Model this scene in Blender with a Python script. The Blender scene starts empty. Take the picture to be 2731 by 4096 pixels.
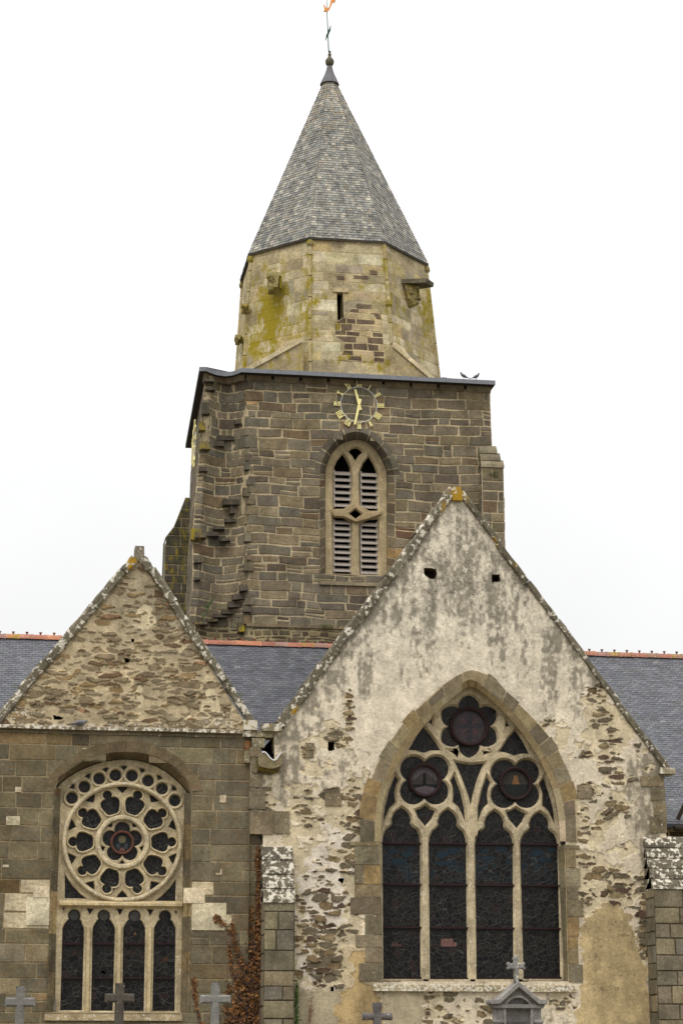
import bpy, math, random
import numpy as np
from mathutils import Vector
from math import radians, sin, cos, pi, sqrt, atan

# ------------------------------------------------------------------ camera
FPX = 8500.0
PSI = radians(9.0)
TH = atan(2200.0 / FPX)
CAM = Vector((0.0, 0.0, 1.6))
sc = bpy.context.scene
cd = bpy.data.cameras.new('camera')
cam = bpy.data.objects.new('camera', cd)
sc.collection.objects.link(cam)
cd.sensor_fit = 'VERTICAL'
cd.sensor_height = 36.0
cd.lens = FPX / 4096.0 * 36.0
cd.clip_end = 3000.0
cam.location = CAM
cam.rotation_euler = (pi / 2 + TH, 0, -PSI)
sc.camera = cam
# ------------------------------------------------------------------ light
sc.view_settings.view_transform = 'Standard'
sc.view_settings.look = 'None'
sc.view_settings.exposure = 0.08
sc.view_settings.gamma = 1.0
LZ = 1.75
w = bpy.data.worlds.new('World')
sc.world = w
w.use_nodes = True
nt = w.node_tree
for n in list(nt.nodes):
    nt.nodes.remove(n)
N = nt.nodes.new
out = N('ShaderNodeOutputWorld')
bg = N('ShaderNodeBackground')
sky = N('ShaderNodeTexSky')
sky.sky_type = 'NISHITA'
sky.sun_disc = False
SUN_EL, SUN_AZ = radians(56), radians(210)
sky.sun_elevation = SUN_EL
sky.sun_rotation = SUN_AZ
tc = N('ShaderNodeTexCoord')
sep = N('ShaderNodeSeparateXYZ')
nt.links.new(tc.outputs['Generated'], sep.inputs[0])
mr = N('ShaderNodeMapRange')            # overcast luminance: (1 + 2 sin el) / 3
mr.inputs['From Min'].default_value = 0.0
mr.inputs['From Max'].default_value = 1.0
mr.inputs['To Min'].default_value = LZ * 0.40
mr.inputs['To Max'].default_value = LZ
nt.links.new(sep.outputs[2], mr.inputs['Value'])
cn = N('ShaderNodeTexNoise'); cn.inputs['Scale'].default_value = 3.5; cn.inputs['Detail'].default_value = 5
nt.links.new(tc.outputs['Generated'], cn.inputs['Vector'])
cm = N('ShaderNodeMapRange'); cm.inputs['From Min'].default_value = 0.3; cm.inputs['From Max'].default_value = 0.7
cm.inputs['To Min'].default_value = 0.93; cm.inputs['To Max'].default_value = 1.07
nt.links.new(cn.outputs['Fac'], cm.inputs['Value'])
cld = N('ShaderNodeMath'); cld.operation = 'MULTIPLY'
nt.links.new(mr.outputs[0], cld.inputs[0]); nt.links.new(cm.outputs[0], cld.inputs[1])
cl = N('ShaderNodeCombineColor')
for i, k in enumerate((1.0, 1.0, 1.0)):
    m = N('ShaderNodeMath'); m.operation = 'MULTIPLY'; m.inputs[1].default_value = k
    nt.links.new(cld.outputs[0], m.inputs[0])
    nt.links.new(m.outputs[0], cl.inputs[i])
sk = N('ShaderNodeMix'); sk.data_type = 'RGBA'; sk.blend_type = 'MULTIPLY'
sk.inputs[0].default_value = 1.0
nt.links.new(sky.outputs[0], sk.inputs[6])
sk.inputs[7].default_value = (0.08, 0.08, 0.08, 1)
mx = N('ShaderNodeMix'); mx.data_type = 'RGBA'
mx.inputs[0].default_value = 0.97
nt.links.new(sk.outputs[2], mx.inputs[6])
nt.links.new(cl.outputs[0], mx.inputs[7])
nt.links.new(mx.outputs[2], bg.inputs['Color'])
bg.inputs['Strength'].default_value = 1.0
nt.links.new(bg.outputs[0], out.inputs[0])
sd = bpy.data.lights.new('sun', 'SUN')
sd.energy = 1.25
sd.angle = radians(30)
sd.color = (1.0, 0.97, 0.92)
so = bpy.data.objects.new('sun', sd)
sc.collection.objects.link(so)
so.rotation_euler = (radians(34), 0, radians(-30))
so.location = (-20, -20, 60)

# ------------------------------------------------------------------ photo pixel <-> world
_F = Vector((sin(PSI) * cos(TH), cos(PSI) * cos(TH), sin(TH)))
_R = Vector((cos(PSI), -sin(PSI), 0))
_U = _R.cross(_F)


def P(px, py, Y):
    d = _F + _R * ((px - 1365.5) / FPX) + _U * ((2048 - py) / FPX)
    return CAM + d * ((Y - CAM.y) / d.y)


def PX(px, py, Y):
    return P(px, py, Y).x


def PZ(px, py, Y):
    return P(px, py, Y).z


def XZ(pts, Y):
    r = []
    for a, b in pts:
        p = P(a, b, Y)
        r.append((p.x, p.z))
    return r


def proj(x, y, z):
    """world -> photo pixel (works with numpy arrays)"""
    vx, vy, vz = x - CAM.x, y - CAM.y, z - CAM.z
    f = vx * _F.x + vy * _F.y + vz * _F.z
    r = vx * _R.x + vy * _R.y + vz * _R.z
    u = vx * _U.x + vy * _U.y + vz * _U.z
    return 1365.5 + FPX * r / f, 2048 - FPX * u / f


KL = 0.86      # how much of the albedo a wall sends back in this light


def A(r, g, b):
    """albedo of a surface from how it reads on a wall in open shade"""
    o = []
    for c in (r * 1.02, g, b * 0.975):
        c /= 255.0
        l = c / 12.92 if c < 0.04045 else ((c + 0.055) / 1.055) ** 2.4
        o.append(l / KL)
    k = min(1.0, 0.80 / max(o))
    return tuple(c * k for c in o)


rng = random.Random(7)


def mixc(a, b, t):
    return tuple(a[i] * (1 - t) + b[i] * t for i in range(3))


def varc(c, v=0.15, h=0.04):
    k = 1 + rng.uniform(-v, v)
    return (max(0.003, c[0] * k * (1 + rng.uniform(-h, h))), max(0.003, c[1] * k), max(0.003, c[2] * k * (1 + rng.uniform(-h, h))))


# ------------------------------------------------------------------ numpy noise
def _h(ix, iy, s):
    v = np.sin(ix * 127.1 + iy * 311.7 + s * 74.7) * 43758.5453
    return v - np.floor(v)


def vnoise(x, y, s=0):
    ix, iy = np.floor(x), np.floor(y)
    fx, fy = x - ix, y - iy
    fx = fx * fx * (3 - 2 * fx); fy = fy * fy * (3 - 2 * fy)
    a, b = _h(ix, iy, s), _h(ix + 1, iy, s)
    c, d = _h(ix, iy + 1, s), _h(ix + 1, iy + 1, s)
    return (a * (1 - fx) + b * fx) * (1 - fy) + (c * (1 - fx) + d * fx) * fy


def fbm(x, y, s=0, o=4):
    r = 0; a = 0.5; t = 0
    for k in range(o):
        r = r + a * vnoise(x, y, s + k * 3.1); t += a
        x = x * 2.03; y = y * 2.03; a *= 0.5
    return r / t


def cells(x, y, s=0):
    """cellular noise: random id, F2-F1"""
    ix, iy = np.floor(x), np.floor(y)
    f1 = np.full(x.shape, 9.0); f2 = f1.copy(); idr = np.zeros(x.shape); id2 = np.zeros(x.shape)
    for dx in (-2, -1, 0, 1, 2):
        for dy in (-1, 0, 1):
            cx, cy = ix + dx, iy + dy
            jx = cx + 0.5 + (_h(cx, cy, s) - 0.5) * 0.85 + 0.5 * (np.mod(cy, 2))
            jy = cy + 0.5 + (_h(cx, cy, s + 5) - 0.5) * 0.7
            d = np.sqrt((x - jx) ** 2 + (y - jy) ** 2)
            r = _h(cx, cy, s + 9); r2 = _h(cx, cy, s + 13)
            m = d < f1
            f2 = np.where(m, f1, np.minimum(f2, d))
            idr = np.where(m, r, idr); id2 = np.where(m, r2, id2)
            f1 = np.where(m, d, f1)
    return idr, id2, f2 - f1


def blobs(px, py, lst):
    r = np.zeros(np.shape(px))
    for (cx, cy, rx, ry, k) in lst:
        q = ((px - cx) / rx) ** 2 + ((py - cy) / ry) ** 2
        r = np.maximum(r, k * np.exp(-q * 0.8))
    return r


def inpoly(x, y, poly):
    r = np.zeros(np.shape(x), bool)
    n = len(poly)
    for i in range(n):
        x1, y1 = poly[i]; x2, y2 = poly[(i + 1) % n]
        if y1 == y2:
            continue
        c = ((y1 > y) != (y2 > y)) & (x < (x2 - x1) * (y - y1) / (y2 - y1) + x1)
        r ^= c
    return r


# ------------------------------------------------------------------ materials
def new_mat(name):
    m = bpy.data.materials.new(name)
    m.use_nodes = True
    t = m.node_tree
    b = t.nodes['Principled BSDF']
    return m, t, b


def nd(t, kind, **kw):
    n = t.nodes.new(kind)
    for k, v in kw.items():
        setattr(n, k, v)
    return n


def noise(t, co, scale, detail=4, rough=0.6, vec=(1, 1, 1)):
    mp = nd(t, 'ShaderNodeMapping')
    mp.inputs['Scale'].default_value = vec
    t.links.new(co, mp.inputs[0])
    n = nd(t, 'ShaderNodeTexNoise')
    n.inputs['Scale'].default_value = scale
    n.inputs['Detail'].default_value = detail
    n.inputs['Roughness'].default_value = rough
    t.links.new(mp.outputs[0], n.inputs['Vector'])
    return n.outputs['Fac']


def rampv(t, v, a, b, lo=0.0, hi=1.0):
    n = nd(t, 'ShaderNodeMapRange')
    n.inputs['From Min'].default_value = a
    n.inputs['From Max'].default_value = b
    n.inputs['To Min'].default_value = lo
    n.inputs['To Max'].default_value = hi
    t.links.new(v, n.inputs['Value'])
    return n.outputs[0]


def mth(t, op, a, b):
    n = nd(t, 'ShaderNodeMath', operation=op)
    for i, v in enumerate((a, b)):
        if isinstance(v, (int, float)):
            n.inputs[i].default_value = v
        else:
            t.links.new(v, n.inputs[i])
    return n.outputs[0]


def mixn(t, f, a, b, mode='MIX'):
    n = nd(t, 'ShaderNodeMix', data_type='RGBA', blend_type=mode)
    for i, v in ((0, f), (6, a), (7, b)):
        if isinstance(v, (int, float)):
            n.inputs[i].default_value = v
        elif isinstance(v, tuple):
            n.inputs[i].default_value = (v[0], v[1], v[2], 1)
        else:
            t.links.new(v, n.inputs[i])
    return n.outputs[2]


def bump(t, b, h, strength, dist=0.02):
    n = nd(t, 'ShaderNodeBump')
    n.inputs['Strength'].default_value = strength
    n.inputs['Distance'].default_value = dist
    t.links.new(h, n.inputs['Height'])
    t.links.new(n.outputs[0], b.inputs['Normal'])


def grey(t, v):
    n = nd(t, 'ShaderNodeCombineColor')
    for i in range(3):
        t.links.new(v, n.inputs[i])
    return n.outputs[0]


def masonry_mat(name, grain=1.0, moss_col=(150, 138, 38), bumps=0.6, rough=0.92, lsc=17):
    """base colour from the Col attribute; Aux = moss, white lichen, darkening (weathering, painted eave shade); alpha = rust"""
    m, t, b = new_mat(name)
    co = nd(t, 'ShaderNodeTexCoord').outputs['Object']
    at = nd(t, 'ShaderNodeAttribute', attribute_name='Col')
    ax = nd(t, 'ShaderNodeAttribute', attribute_name='Aux')
    sp = nd(t, 'ShaderNodeSeparateColor'); t.links.new(ax.outputs['Color'], sp.inputs[0])
    moss, white, dark, rust = sp.outputs[0], sp.outputs[1], sp.outputs[2], ax.outputs['Alpha']
    n1 = noise(t, co, 2.2, 5, 0.65)
    n2 = noise(t, co, 14, 5, 0.7)
    n3 = noise(t, co, 60, 3, 0.7)
    nst = noise(t, co, 5, 4, 0.6, (1, 1, 3.2))
    v = mth(t, 'MULTIPLY', rampv(t, n1, 0.3, 0.7, 1 - 0.24 * grain, 1 + 0.24 * grain), rampv(t, n2, 0.3, 0.7, 1 - 0.2 * grain, 1 + 0.2 * grain))
    v = mth(t, 'MULTIPLY', v, rampv(t, n3, 0.3, 0.7, 1 - 0.22 * grain, 1 + 0.22 * grain))
    c = mixn(t, 1.0, at.outputs['Color'], grey(t, v), 'MULTIPLY')
    rs = mth(t, 'MULTIPLY', rampv(t, nst, 0.45, 0.68), rust)
    c = mixn(t, mth(t, 'MULTIPLY', rs, 0.75), c, A(118, 92, 56))
    nd1 = noise(t, co, 3.2, 6, 0.7, (1, 1, 0.45))
    dk = mth(t, 'MULTIPLY', rampv(t, nd1, 0.38, 0.6), dark)
    c = mixn(t, dk, c, mixn(t, 1.0, c, (0.34, 0.34, 0.35), 'MULTIPLY'))
    nm = noise(t, co, 6.0, 6, 0.72, (1, 1, 0.55))
    ms = rampv(t, mth(t, 'ADD', nm, mth(t, 'MULTIPLY', moss, 0.42)), 0.64, 0.82)
    ms = mth(t, 'MULTIPLY', ms, rampv(t, moss, 0.02, 0.15))
    c = mixn(t, ms, c, mixn(t, n2, A(120, 104, 22), A(*moss_col)))
    nw = noise(t, co, lsc, 5, 0.66)
    ws = rampv(t, mth(t, 'ADD', nw, mth(t, 'MULTIPLY', white, 0.17)), 0.655, 0.70)
    ws = mth(t, 'MULTIPLY', ws, rampv(t, white, 0.02, 0.12))
    c = mixn(t, ws, c, A(194, 190, 178))
    t.links.new(c, b.inputs['Base Color'])
    b.inputs['Roughness'].default_value = rough
    b.inputs['Specular IOR Level'].default_value = 0.25
    h = mth(t, 'ADD', mth(t, 'MULTIPLY', n2, 0.6), mth(t, 'MULTIPLY', n3, 0.4))
    bump(t, b, h, bumps, 0.03)
    return m


def plain_mat(name, col, rough=0.8, metal=0.0, var=0.2, scale=12, spec=0.3, bmp=0.2):
    m, t, b = new_mat(name)
    co = nd(t, 'ShaderNodeTexCoord').outputs['Object']
    n1 = noise(t, co, scale, 5, 0.65)
    c = mixn(t, 1.0, col, grey(t, rampv(t, n1, 0.3, 0.7, 1 - var, 1 + var)), 'MULTIPLY')
    t.links.new(c, b.inputs['Base Color'])
    b.inputs['Roughness'].default_value = rough
    b.inputs['Metallic'].default_value = metal
    b.inputs['Specular IOR Level'].default_value = spec
    if bmp:
        bump(t, b, n1, bmp, 0.02)
    return m


def glass_mat(name, scale, lead=(70, 74, 72), tint=0.5, blue=None):
    m, t, b = new_mat(name)
    co = nd(t, 'ShaderNodeTexCoord').outputs['Object']
    mp = nd(t, 'ShaderNodeMapping'); t.links.new(co, mp.inputs[0])
    mp.inputs['Scale'].default_value = (1, 0.01, 1)
    dn = nd(t, 'ShaderNodeTexNoise'); dn.inputs['Scale'].default_value = 3
    t.links.new(mp.outputs[0], dn.inputs['Vector'])
    ad = nd(t, 'ShaderNodeVectorMath', operation='MULTIPLY_ADD')
    t.links.new(dn.outputs['Color'], ad.inputs[0]); ad.inputs[1].default_value = (0.16, 0.0, 0.16)
    t.links.new(mp.outputs[0], ad.inputs[2])
    vs = nd(t, 'ShaderNodeTexVoronoi', feature='DISTANCE_TO_EDGE'); vs.inputs['Scale'].default_value = scale
    vc = nd(t, 'ShaderNodeTexVoronoi', feature='F1'); vc.inputs['Scale'].default_value = scale
    for q in (vs, vc):
        t.links.new(ad.outputs[0], q.inputs['Vector'])
    ln = rampv(t, vs.outputs['Distance'], 0.014, 0.038, 1.0, 0.0)
    sp = nd(t, 'ShaderNodeSeparateColor'); t.links.new(vc.outputs['Color'], sp.inputs[0])
    g = mixn(t, rampv(t, sp.outputs[0], 0.2, 1, 0.0, tint), A(8, 6, 7), A(32, 30, 27))
    g = mixn(t, rampv(t, sp.outputs[1], 0.92, 0.95, 0, 0.35), g, A(56, 38, 36))
    if blue:
        sx = nd(t, 'ShaderNodeSeparateXYZ'); t.links.new(co, sx.inputs[0])
        bz = mth(t, 'MULTIPLY', rampv(t, sx.outputs[2], blue[0] - 0.25, blue[0]), rampv(t, sx.outputs[2], blue[1], blue[1] + 0.2, 1, 0))
        g = mixn(t, mth(t, 'MULTIPLY', bz, rampv(t, sp.outputs[2], 0.6, 0.75, 0, 0.55)), g, A(20, 36, 46))
    c = mixn(t, mth(t, 'MULTIPLY', ln, 0.62), g, A(*lead))
    t.links.new(c, b.inputs['Base Color'])
    b.inputs['Roughness'].default_value = 0.35
    b.inputs['Specular IOR Level'].default_value = 0.22
    bump(t, b, ln, 0.5, 0.01)
    return m


M = {}
M['stone'] = masonry_mat('coursed_stone', 1.45, bumps=.8)
M['granite'] = masonry_mat('limestone_tracery', 1.15, bumps=0.6)
M['plaster'] = masonry_mat('old_plaster', 1.0, bumps=1.0)
M['slate'] = masonry_mat('slates', 0.5, bumps=0.25, rough=0.55)
M['grave'] = masonry_mat('grave_granite', 0.9, bumps=0.5)
M['lead'] = plain_mat('lead_flashing', A(112, 116, 124), 0.5, 0.0, 0.18, 6)
M['dark'] = plain_mat('interior_shade_black', (0.012, 0.011, 0.010), 1.0, 0, 0.1, 5, 0.0, 0)  # near-black colour for the unlit belfry interior
M['soffit'] = plain_mat('dark_timber', A(52, 46, 38), 0.9, 0, 0.3, 8)
M['gold'] = plain_mat('gilded_metal', (0.97, 0.86, 0.38), 0.45, 0.0, 0.05, 8, 0.5, 0)
M['silver'] = plain_mat('pale_metal_ring', A(214, 216, 218), 0.4, 0.0, 0.05, 8, 0.5, 0)
M['wood'] = plain_mat('weathered_louvre_wood', A(152, 145, 138), 0.85, 0, 0.22, 18)
M['iron'] = plain_mat('rusted_iron', A(36, 20, 20), 0.8, 0, 0.3, 15)
M['rust'] = plain_mat('orange_rust_iron', A(88, 58, 48), 0.9, 0, 0.35, 25)
M['verdigris'] = plain_mat('green_copper', A(58, 92, 74), 0.7, 0, 0.3, 12)
M['copper'] = plain_mat('gilded_copper', A(236, 160, 96), 0.5, 0.0, 0.1, 12)
M['zinc'] = plain_mat('pale_zinc', A(206, 208, 214), 0.5, 0.0, 0.08, 12)
M['glass_r'] = glass_mat('stained_glass_rose', 11.0, (84, 88, 88), 0.9)
M['glass_l'] = glass_mat('stained_glass_lancets', 7.5, (66, 68, 66), 0.8)
M['glass_m'] = glass_mat('stained_glass_main', 8.5, (62, 64, 62), 0.75)

# ------------------------------------------------------------------ objects
COL = sc.collection


def thing(name, label, cat, loc, group=None, kind=None, rotz=0.0):
    o = bpy.data.objects.new(name, None)
    o.empty_display_size = 0.3
    COL.objects.link(o)
    o.location = loc
    o.rotation_euler.z = rotz
    if label: o['label'] = label
    if cat: o['category'] = cat
    if group: o['group'] = group
    if kind: o['kind'] = kind
    return o


class MB:
    """collects faces with a colour and weathering and painted shade values per corner"""

    def __init__(s):
        s.v = []; s.f = []; s.c = []; s.a = []; s.mi = []

    def face(s, pts, col=(0.5, 0.5, 0.5), aux=(0, 0, 0, 0), m=0):
        i = len(s.v)
        s.v.extend([tuple(p) for p in pts])
        s.f.append(tuple(range(i, i + len(pts))))
        s.c.append([col] * len(pts) if not isinstance(col, list) else col)
        s.a.append([aux] * len(pts) if not isinstance(aux, list) else aux)
        s.mi.append(m)

    def box(s, x0, x1, y0, y1, z0, z1, col=(0.5, 0.5, 0.5), aux=(0, 0, 0, 0), m=0, xf=None, bev=0.0):
        v = [(x0, y0, z0), (x1, y0, z0), (x1, y1, z0), (x0, y1, z0), (x0, y0, z1), (x1, y0, z1), (x1, y1, z1), (x0, y1, z1)]
        if xf: v = [xf(p) for p in v]
        s.hexa(v, col, aux, m)

    def hexa(s, v, col=(0.5, 0.5, 0.5), aux=(0, 0, 0, 0), m=0):
        for q in ((0, 1, 5, 4), (1, 2, 6, 5), (2, 3, 7, 6), (3, 0, 4, 7), (4, 5, 6, 7), (3, 2, 1, 0)):
            s.face([v[k] for k in q], col, aux, m)

    def tube(s, pts, rad, n=8, col=(0.5, 0.5, 0.5), m=0, cap=True, aux=(0, 0, 0, 0)):
        pts = [Vector(p) for p in pts]
        if not hasattr(rad, '__len__'): rad = [rad] * len(pts)
        rings = []
        for i, p in enumerate(pts):
            d = (pts[min(i + 1, len(pts) - 1)] - pts[max(i - 1, 0)])
            if d.length < 1e-9: d = Vector((0, 0, 1))
            d.normalize()
            u = d.cross(Vector((0, 1, 0)))
            if u.length < 0.1: u = d.cross(Vector((1, 0, 0)))
            u.normalize(); v = d.cross(u)
            rings.append([p + (u * cos(2 * pi * k / n) + v * sin(2 * pi * k / n)) * rad[i] for k in range(n)])
        for a, b in zip(rings[:-1], rings[1:]):
            for k in range(n):
                s.face([a[k], a[(k + 1) % n], b[(k + 1) % n], b[k]], col, aux, m)
        if cap:
            s.face(rings[0][::-1], col, aux, m); s.face(rings[-1], col, aux, m)

    def build(s, name, mats, parent=None, label=None, smooth=False):
        if not isinstance(mats, (list, tuple)): mats = [mats]
        me = bpy.data.meshes.new(name)
        off = parent_world(parent)
        v = np.array(s.v, dtype=np.float64).reshape(-1, 3) - np.array(off)
        me.from_pydata([tuple(r) for r in v], [], s.f)
        for m in mats: me.materials.append(m)
        me.polygons.foreach_set('material_index', s.mi)
        ca = me.attributes.new('Col', 'FLOAT_COLOR', 'CORNER')
        flat = np.ones((sum(len(f) for f in s.f), 4), dtype=np.float32)
        flat[:, :3] = np.array([c for f in s.c for c in f], dtype=np.float32)
        ca.data.foreach_set('color', flat.ravel())
        aa = me.attributes.new('Aux', 'FLOAT_COLOR', 'CORNER')
        fa = np.array([c for f in s.a for c in f], dtype=np.float32)
        aa.data.foreach_set('color', fa.ravel())
        if smooth:
            me.polygons.foreach_set('use_smooth', [True] * len(me.polygons))
        me.update()
        return link(name, me, parent, label)


def parent_world(p):
    v = Vector((0, 0, 0))
    while p is not None:
        v = v + p.location
        p = p.parent
    return v


def link(name, me, parent, label=None):
    me.name = name
    o = bpy.data.objects.new(name, me)
    COL.objects.link(o)
    if parent is not None: o.parent = parent
    if label: o['label'] = label
    return o


def group_obj(name, parent, label=None):
    o = bpy.data.objects.new(name, None)
    o.empty_display_size = 0.2
    COL.objects.link(o)
    o.parent = parent
    if label: o['label'] = label
    return o


# ------------------------------------------------------------------ masonry
AUX0 = (0.0, 0.0, 0.0, 0.0)


def spans(z, polys):
    xs = []
    for poly in polys:
        n = len(poly)
        for i in range(n):
            x1, z1 = poly[i]; x2, z2 = poly[(i + 1) % n]
            if (z1 > z) != (z2 > z):
                xs.append(x1 + (x2 - x1) * (z - z1) / (z2 - z1))
    xs.sort()
    return list(zip(xs[0::2], xs[1::2]))


def masonry(mb, polys, z0, z1, ch, sw, mapf, colf, auxf=None, joint=0.02, proud=0.012, mortar=(0.3, 0.3, 0.3), jit=0.006, sub=9.0, seed=1, back=True, irr=0.0, bev=0.012):
    """fill the region (even-odd polygons in u,v) with courses of separate stones"""
    r = random.Random(seed)
    z = z0
    while z < z1 - 0.02:
        h = r.uniform(*ch) if not callable(ch) else ch(z, r)
        zt = min(z + h, z1)
        if z1 - zt < ch_min(ch) * 0.5: zt = z1
        e = 0.004
        sa, sb = spans(z + e, polys), spans(zt - e, polys)
        if len(sa) != len(sb):
            sm = spans((z + zt) / 2, polys); sa = sb = sm
        for (a0, b0), (a1, b1) in zip(sa, sb):
            if back:
                n = max(1, int((b0 - a0) / sub))
                for k in range(n):
                    t0, t1 = k / n, (k + 1) / n
                    q = [(a0 + (b0 - a0) * t0, z), (a0 + (b0 - a0) * t1, z), (a1 + (b1 - a1) * t1, zt), (a1 + (b1 - a1) * t0, zt)]
                    mb.face([mapf(u, v, 0) for u, v in q], mortar, [auxf(*mapf(u, v, 0)) for u, v in q] if auxf else AUX0)
            lo, hi = max(a0, a1), min(b0, b1)
            xs = []
            x = min(a0, a1) + r.uniform(*sw) * r.uniform(0.5, 1.0)
            while x < hi - sw[0] * 0.5:
                if x > lo + sw[0] * 0.35: xs.append(x)
                x += r.uniform(*sw)
            edges = [(a0, a1)] + [(x, x) for x in xs] + [(b0, b1)]
            for (l0, l1), (r0, r1) in zip(edges[:-1], edges[1:]):
                pieces = [(z, zt, l0, l1, r0, r1)]
                if irr and r.random() < irr and zt - z > 0.22 and (r0 - l0) < 0.6:
                    zm = z + (zt - z) * r.uniform(0.4, 0.6); k = (zm - z) / (zt - z)
                    lm, rm = l0 + (l1 - l0) * k, r0 + (r1 - r0) * k
                    pieces = [(z, zm, l0, lm, r0, rm), (zm, zt, lm, l1, rm, r1)]
                for (pz0, pz1, pl0, pl1, pr0, pr1) in pieces:
                    j = joint * 0.5 * r.uniform(0.7, 1.3)
                    q = [(pl0 + j, pz0 + j), (pr0 - j, pz0 + j), (pr1 - j, pz1 - j), (pl1 + j, pz1 - j)]
                    if q[1][0] - q[0][0] < 0.03 and q[2][0] - q[3][0] < 0.03: continue
                    q = [(u + r.uniform(-jit, jit), v + r.uniform(-jit, jit)) for u, v in q]
                    one_stone(mb, q, mapf, colf, auxf, proud * r.uniform(0.5, 1.5), sub, bev, mortar)
        z = zt


def ch_min(ch):
    return ch[0] if not callable(ch) else 0.15


def one_stone(mb, q, mapf, colf, auxf, pr, sub=9.0, bev=0.012, mortar=None):
    wd = max(q[1][0] - q[0][0], q[2][0] - q[3][0])
    n = max(1, int(wd / sub + 0.5))
    cu = sum(p[0] for p in q) / 4; cv = sum(p[1] for p in q) / 4
    col = colf(*mapf(cu, cv, 0))
    bot = [(q[0][0] + (q[1][0] - q[0][0]) * k / n, q[0][1] + (q[1][1] - q[0][1]) * k / n) for k in range(n + 1)]
    top = [(q[3][0] + (q[2][0] - q[3][0]) * k / n, q[3][1] + (q[2][1] - q[3][1]) * k / n) for k in range(n + 1)]

    def ins(p):
        du = max(-1, min(1, (cu - p[0]) / (wd * 0.5 + 1e-6)))
        return (p[0] + bev * du, p[1] + (bev if p[1] < cv else -bev))
    fb = [mapf(*ins(p), pr) for p in bot]; ft = [mapf(*ins(p), pr) for p in top]
    bb = [mapf(p[0], p[1], -0.004) for p in bot]; bt = [mapf(p[0], p[1], -0.004) for p in top]
    ax = (lambda p: auxf(*p)) if auxf else (lambda p: AUX0)
    for k in range(n):
        pts = [fb[k], fb[k + 1], ft[k + 1], ft[k]]
        mb.face(pts, col, [ax(p) for p in pts])
        pts = [bb[k], bb[k + 1], fb[k + 1], fb[k]]
        mb.face(pts, col, [ax(p) for p in pts])
        pts = [ft[k], ft[k + 1], bt[k + 1], bt[k]]
        mb.face(pts, col, [ax(p) for p in pts])
    pts = [bb[0], fb[0], ft[0], bt[0]]; mb.face(pts, col, [ax(p) for p in pts])
    pts = [fb[n], bb[n], bt[n], ft[n]]; mb.face(pts, col, [ax(p) for p in pts])


def flat(Y):
    return lambda u, v, p: (u, Y - p, v)


def resample(pts, n):
    d = [0]
    for a, b in zip(pts[:-1], pts[1:]):
        d.append(d[-1] + math.hypot(b[0] - a[0], b[1] - a[1]))
    o = []
    for k in range(n):
        s = d[-1] * k / (n - 1)
        i = 0
        while i < len(d) - 2 and d[i + 1] < s: i += 1
        t = (s - d[i]) / max(1e-9, d[i + 1] - d[i])
        o.append((pts[i][0] + (pts[i + 1][0] - pts[i][0]) * t, pts[i][1] + (pts[i + 1][1] - pts[i][1]) * t))
    return o, d[-1]


def smooth_line(pts, it=2):
    for _ in range(it):
        q = [pts[0]]
        for a, b in zip(pts[:-1], pts[1:]):
            q.append((a[0] * .75 + b[0] * .25, a[1] * .75 + b[1] * .25))
            q.append((a[0] * .25 + b[0] * .75, a[1] * .25 + b[1] * .75))
        q.append(pts[-1]); pts = q
    return pts


def normals(pts):
    o = []
    for i in range(len(pts)):
        a, b = pts[max(0, i - 1)], pts[min(len(pts) - 1, i + 1)]
        dx, dz = b[0] - a[0], b[1] - a[1]
        l = math.hypot(dx, dz) + 1e-9
        o.append((-dz / l, dx / l))
    return o


def loft_stones(mb, lines, seglen, colf, auxf=None, joint=0.02, mortar=(0.3, 0.3, 0.3), seed=3, dev=0.004, tooth=0.0):
    """lines: list of (polyline[(x,z)], y or list). Same direction; blocks are cut across all lines. Seen side = -y."""
    r = random.Random(seed)
    NS = 160
    L = []
    for pl, y in lines:
        rs, ln = resample(pl, NS)
        L.append(([(p[0], y, p[1]) for p in rs], ln))
    tot = L[0][1]
    # mortar sheet
    for (A_, _), (B_, _) in zip(L[:-1], L[1:]):
        for k in range(0, NS - 1, 3):
            k2 = min(k + 3, NS - 1)
            pts = [A_[k], A_[k2], B_[k2], B_[k]]
            pts = [(p[0], p[1] + dev, p[2]) for p in pts]
            mb.face(pts, mortar, [auxf(*p) for p in pts] if auxf else AUX0)
    s = 0.0
    while s < tot - 0.02:
        l = r.uniform(*seglen)
        e = s + l
        if tot - e < seglen[0] * 0.6: e = tot
        i0 = (s + joint / 2) / tot * (NS - 1); i1 = (e - joint / 2) / tot * (NS - 1)
        n = max(1, int((i1 - i0) / 3))
        pr = r.uniform(0, dev * 2); to = r.uniform(-0.4, 1.0) * tooth
        def at(A_, i):
            k = min(int(i), NS - 2); t = i - k
            return tuple(A_[k][c] * (1 - t) + A_[k + 1][c] * t for c in range(3))
        mid = at(L[0][0], (i0 + i1) / 2)
        col = colf(*mid)
        for (A_, _), (B_, _) in zip(L[:-1], L[1:]):
            for k in range(n):
                ia = i0 + (i1 - i0) * k / n; ib = i0 + (i1 - i0) * (k + 1) / n
                pts = [at(A_, ia), at(A_, ib), at(B_, ib), at(B_, ia)]
                if to and A_ is L[0][0]:
                    for q_ in (0, 1):
                        o_, i_ = pts[q_], pts[3 - q_]
                        dx, dz = o_[0] - i_[0], o_[2] - i_[2]; dl = math.hypot(dx, dz) + 1e-6
                        pts[q_] = (o_[0] + dx / dl * to, o_[1], o_[2] + dz / dl * to)
                pts = [(p[0], p[1] - pr, p[2]) for p in pts]
                mb.face(pts, col, [auxf(*p) for p in pts] if auxf else AUX0)
        s = e


def offset_line(pts, d):
    ns = normals(pts)
    return [(p[0] + n[0] * d, p[1] + n[1] * d) for p, n in zip(pts, ns)]


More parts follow.
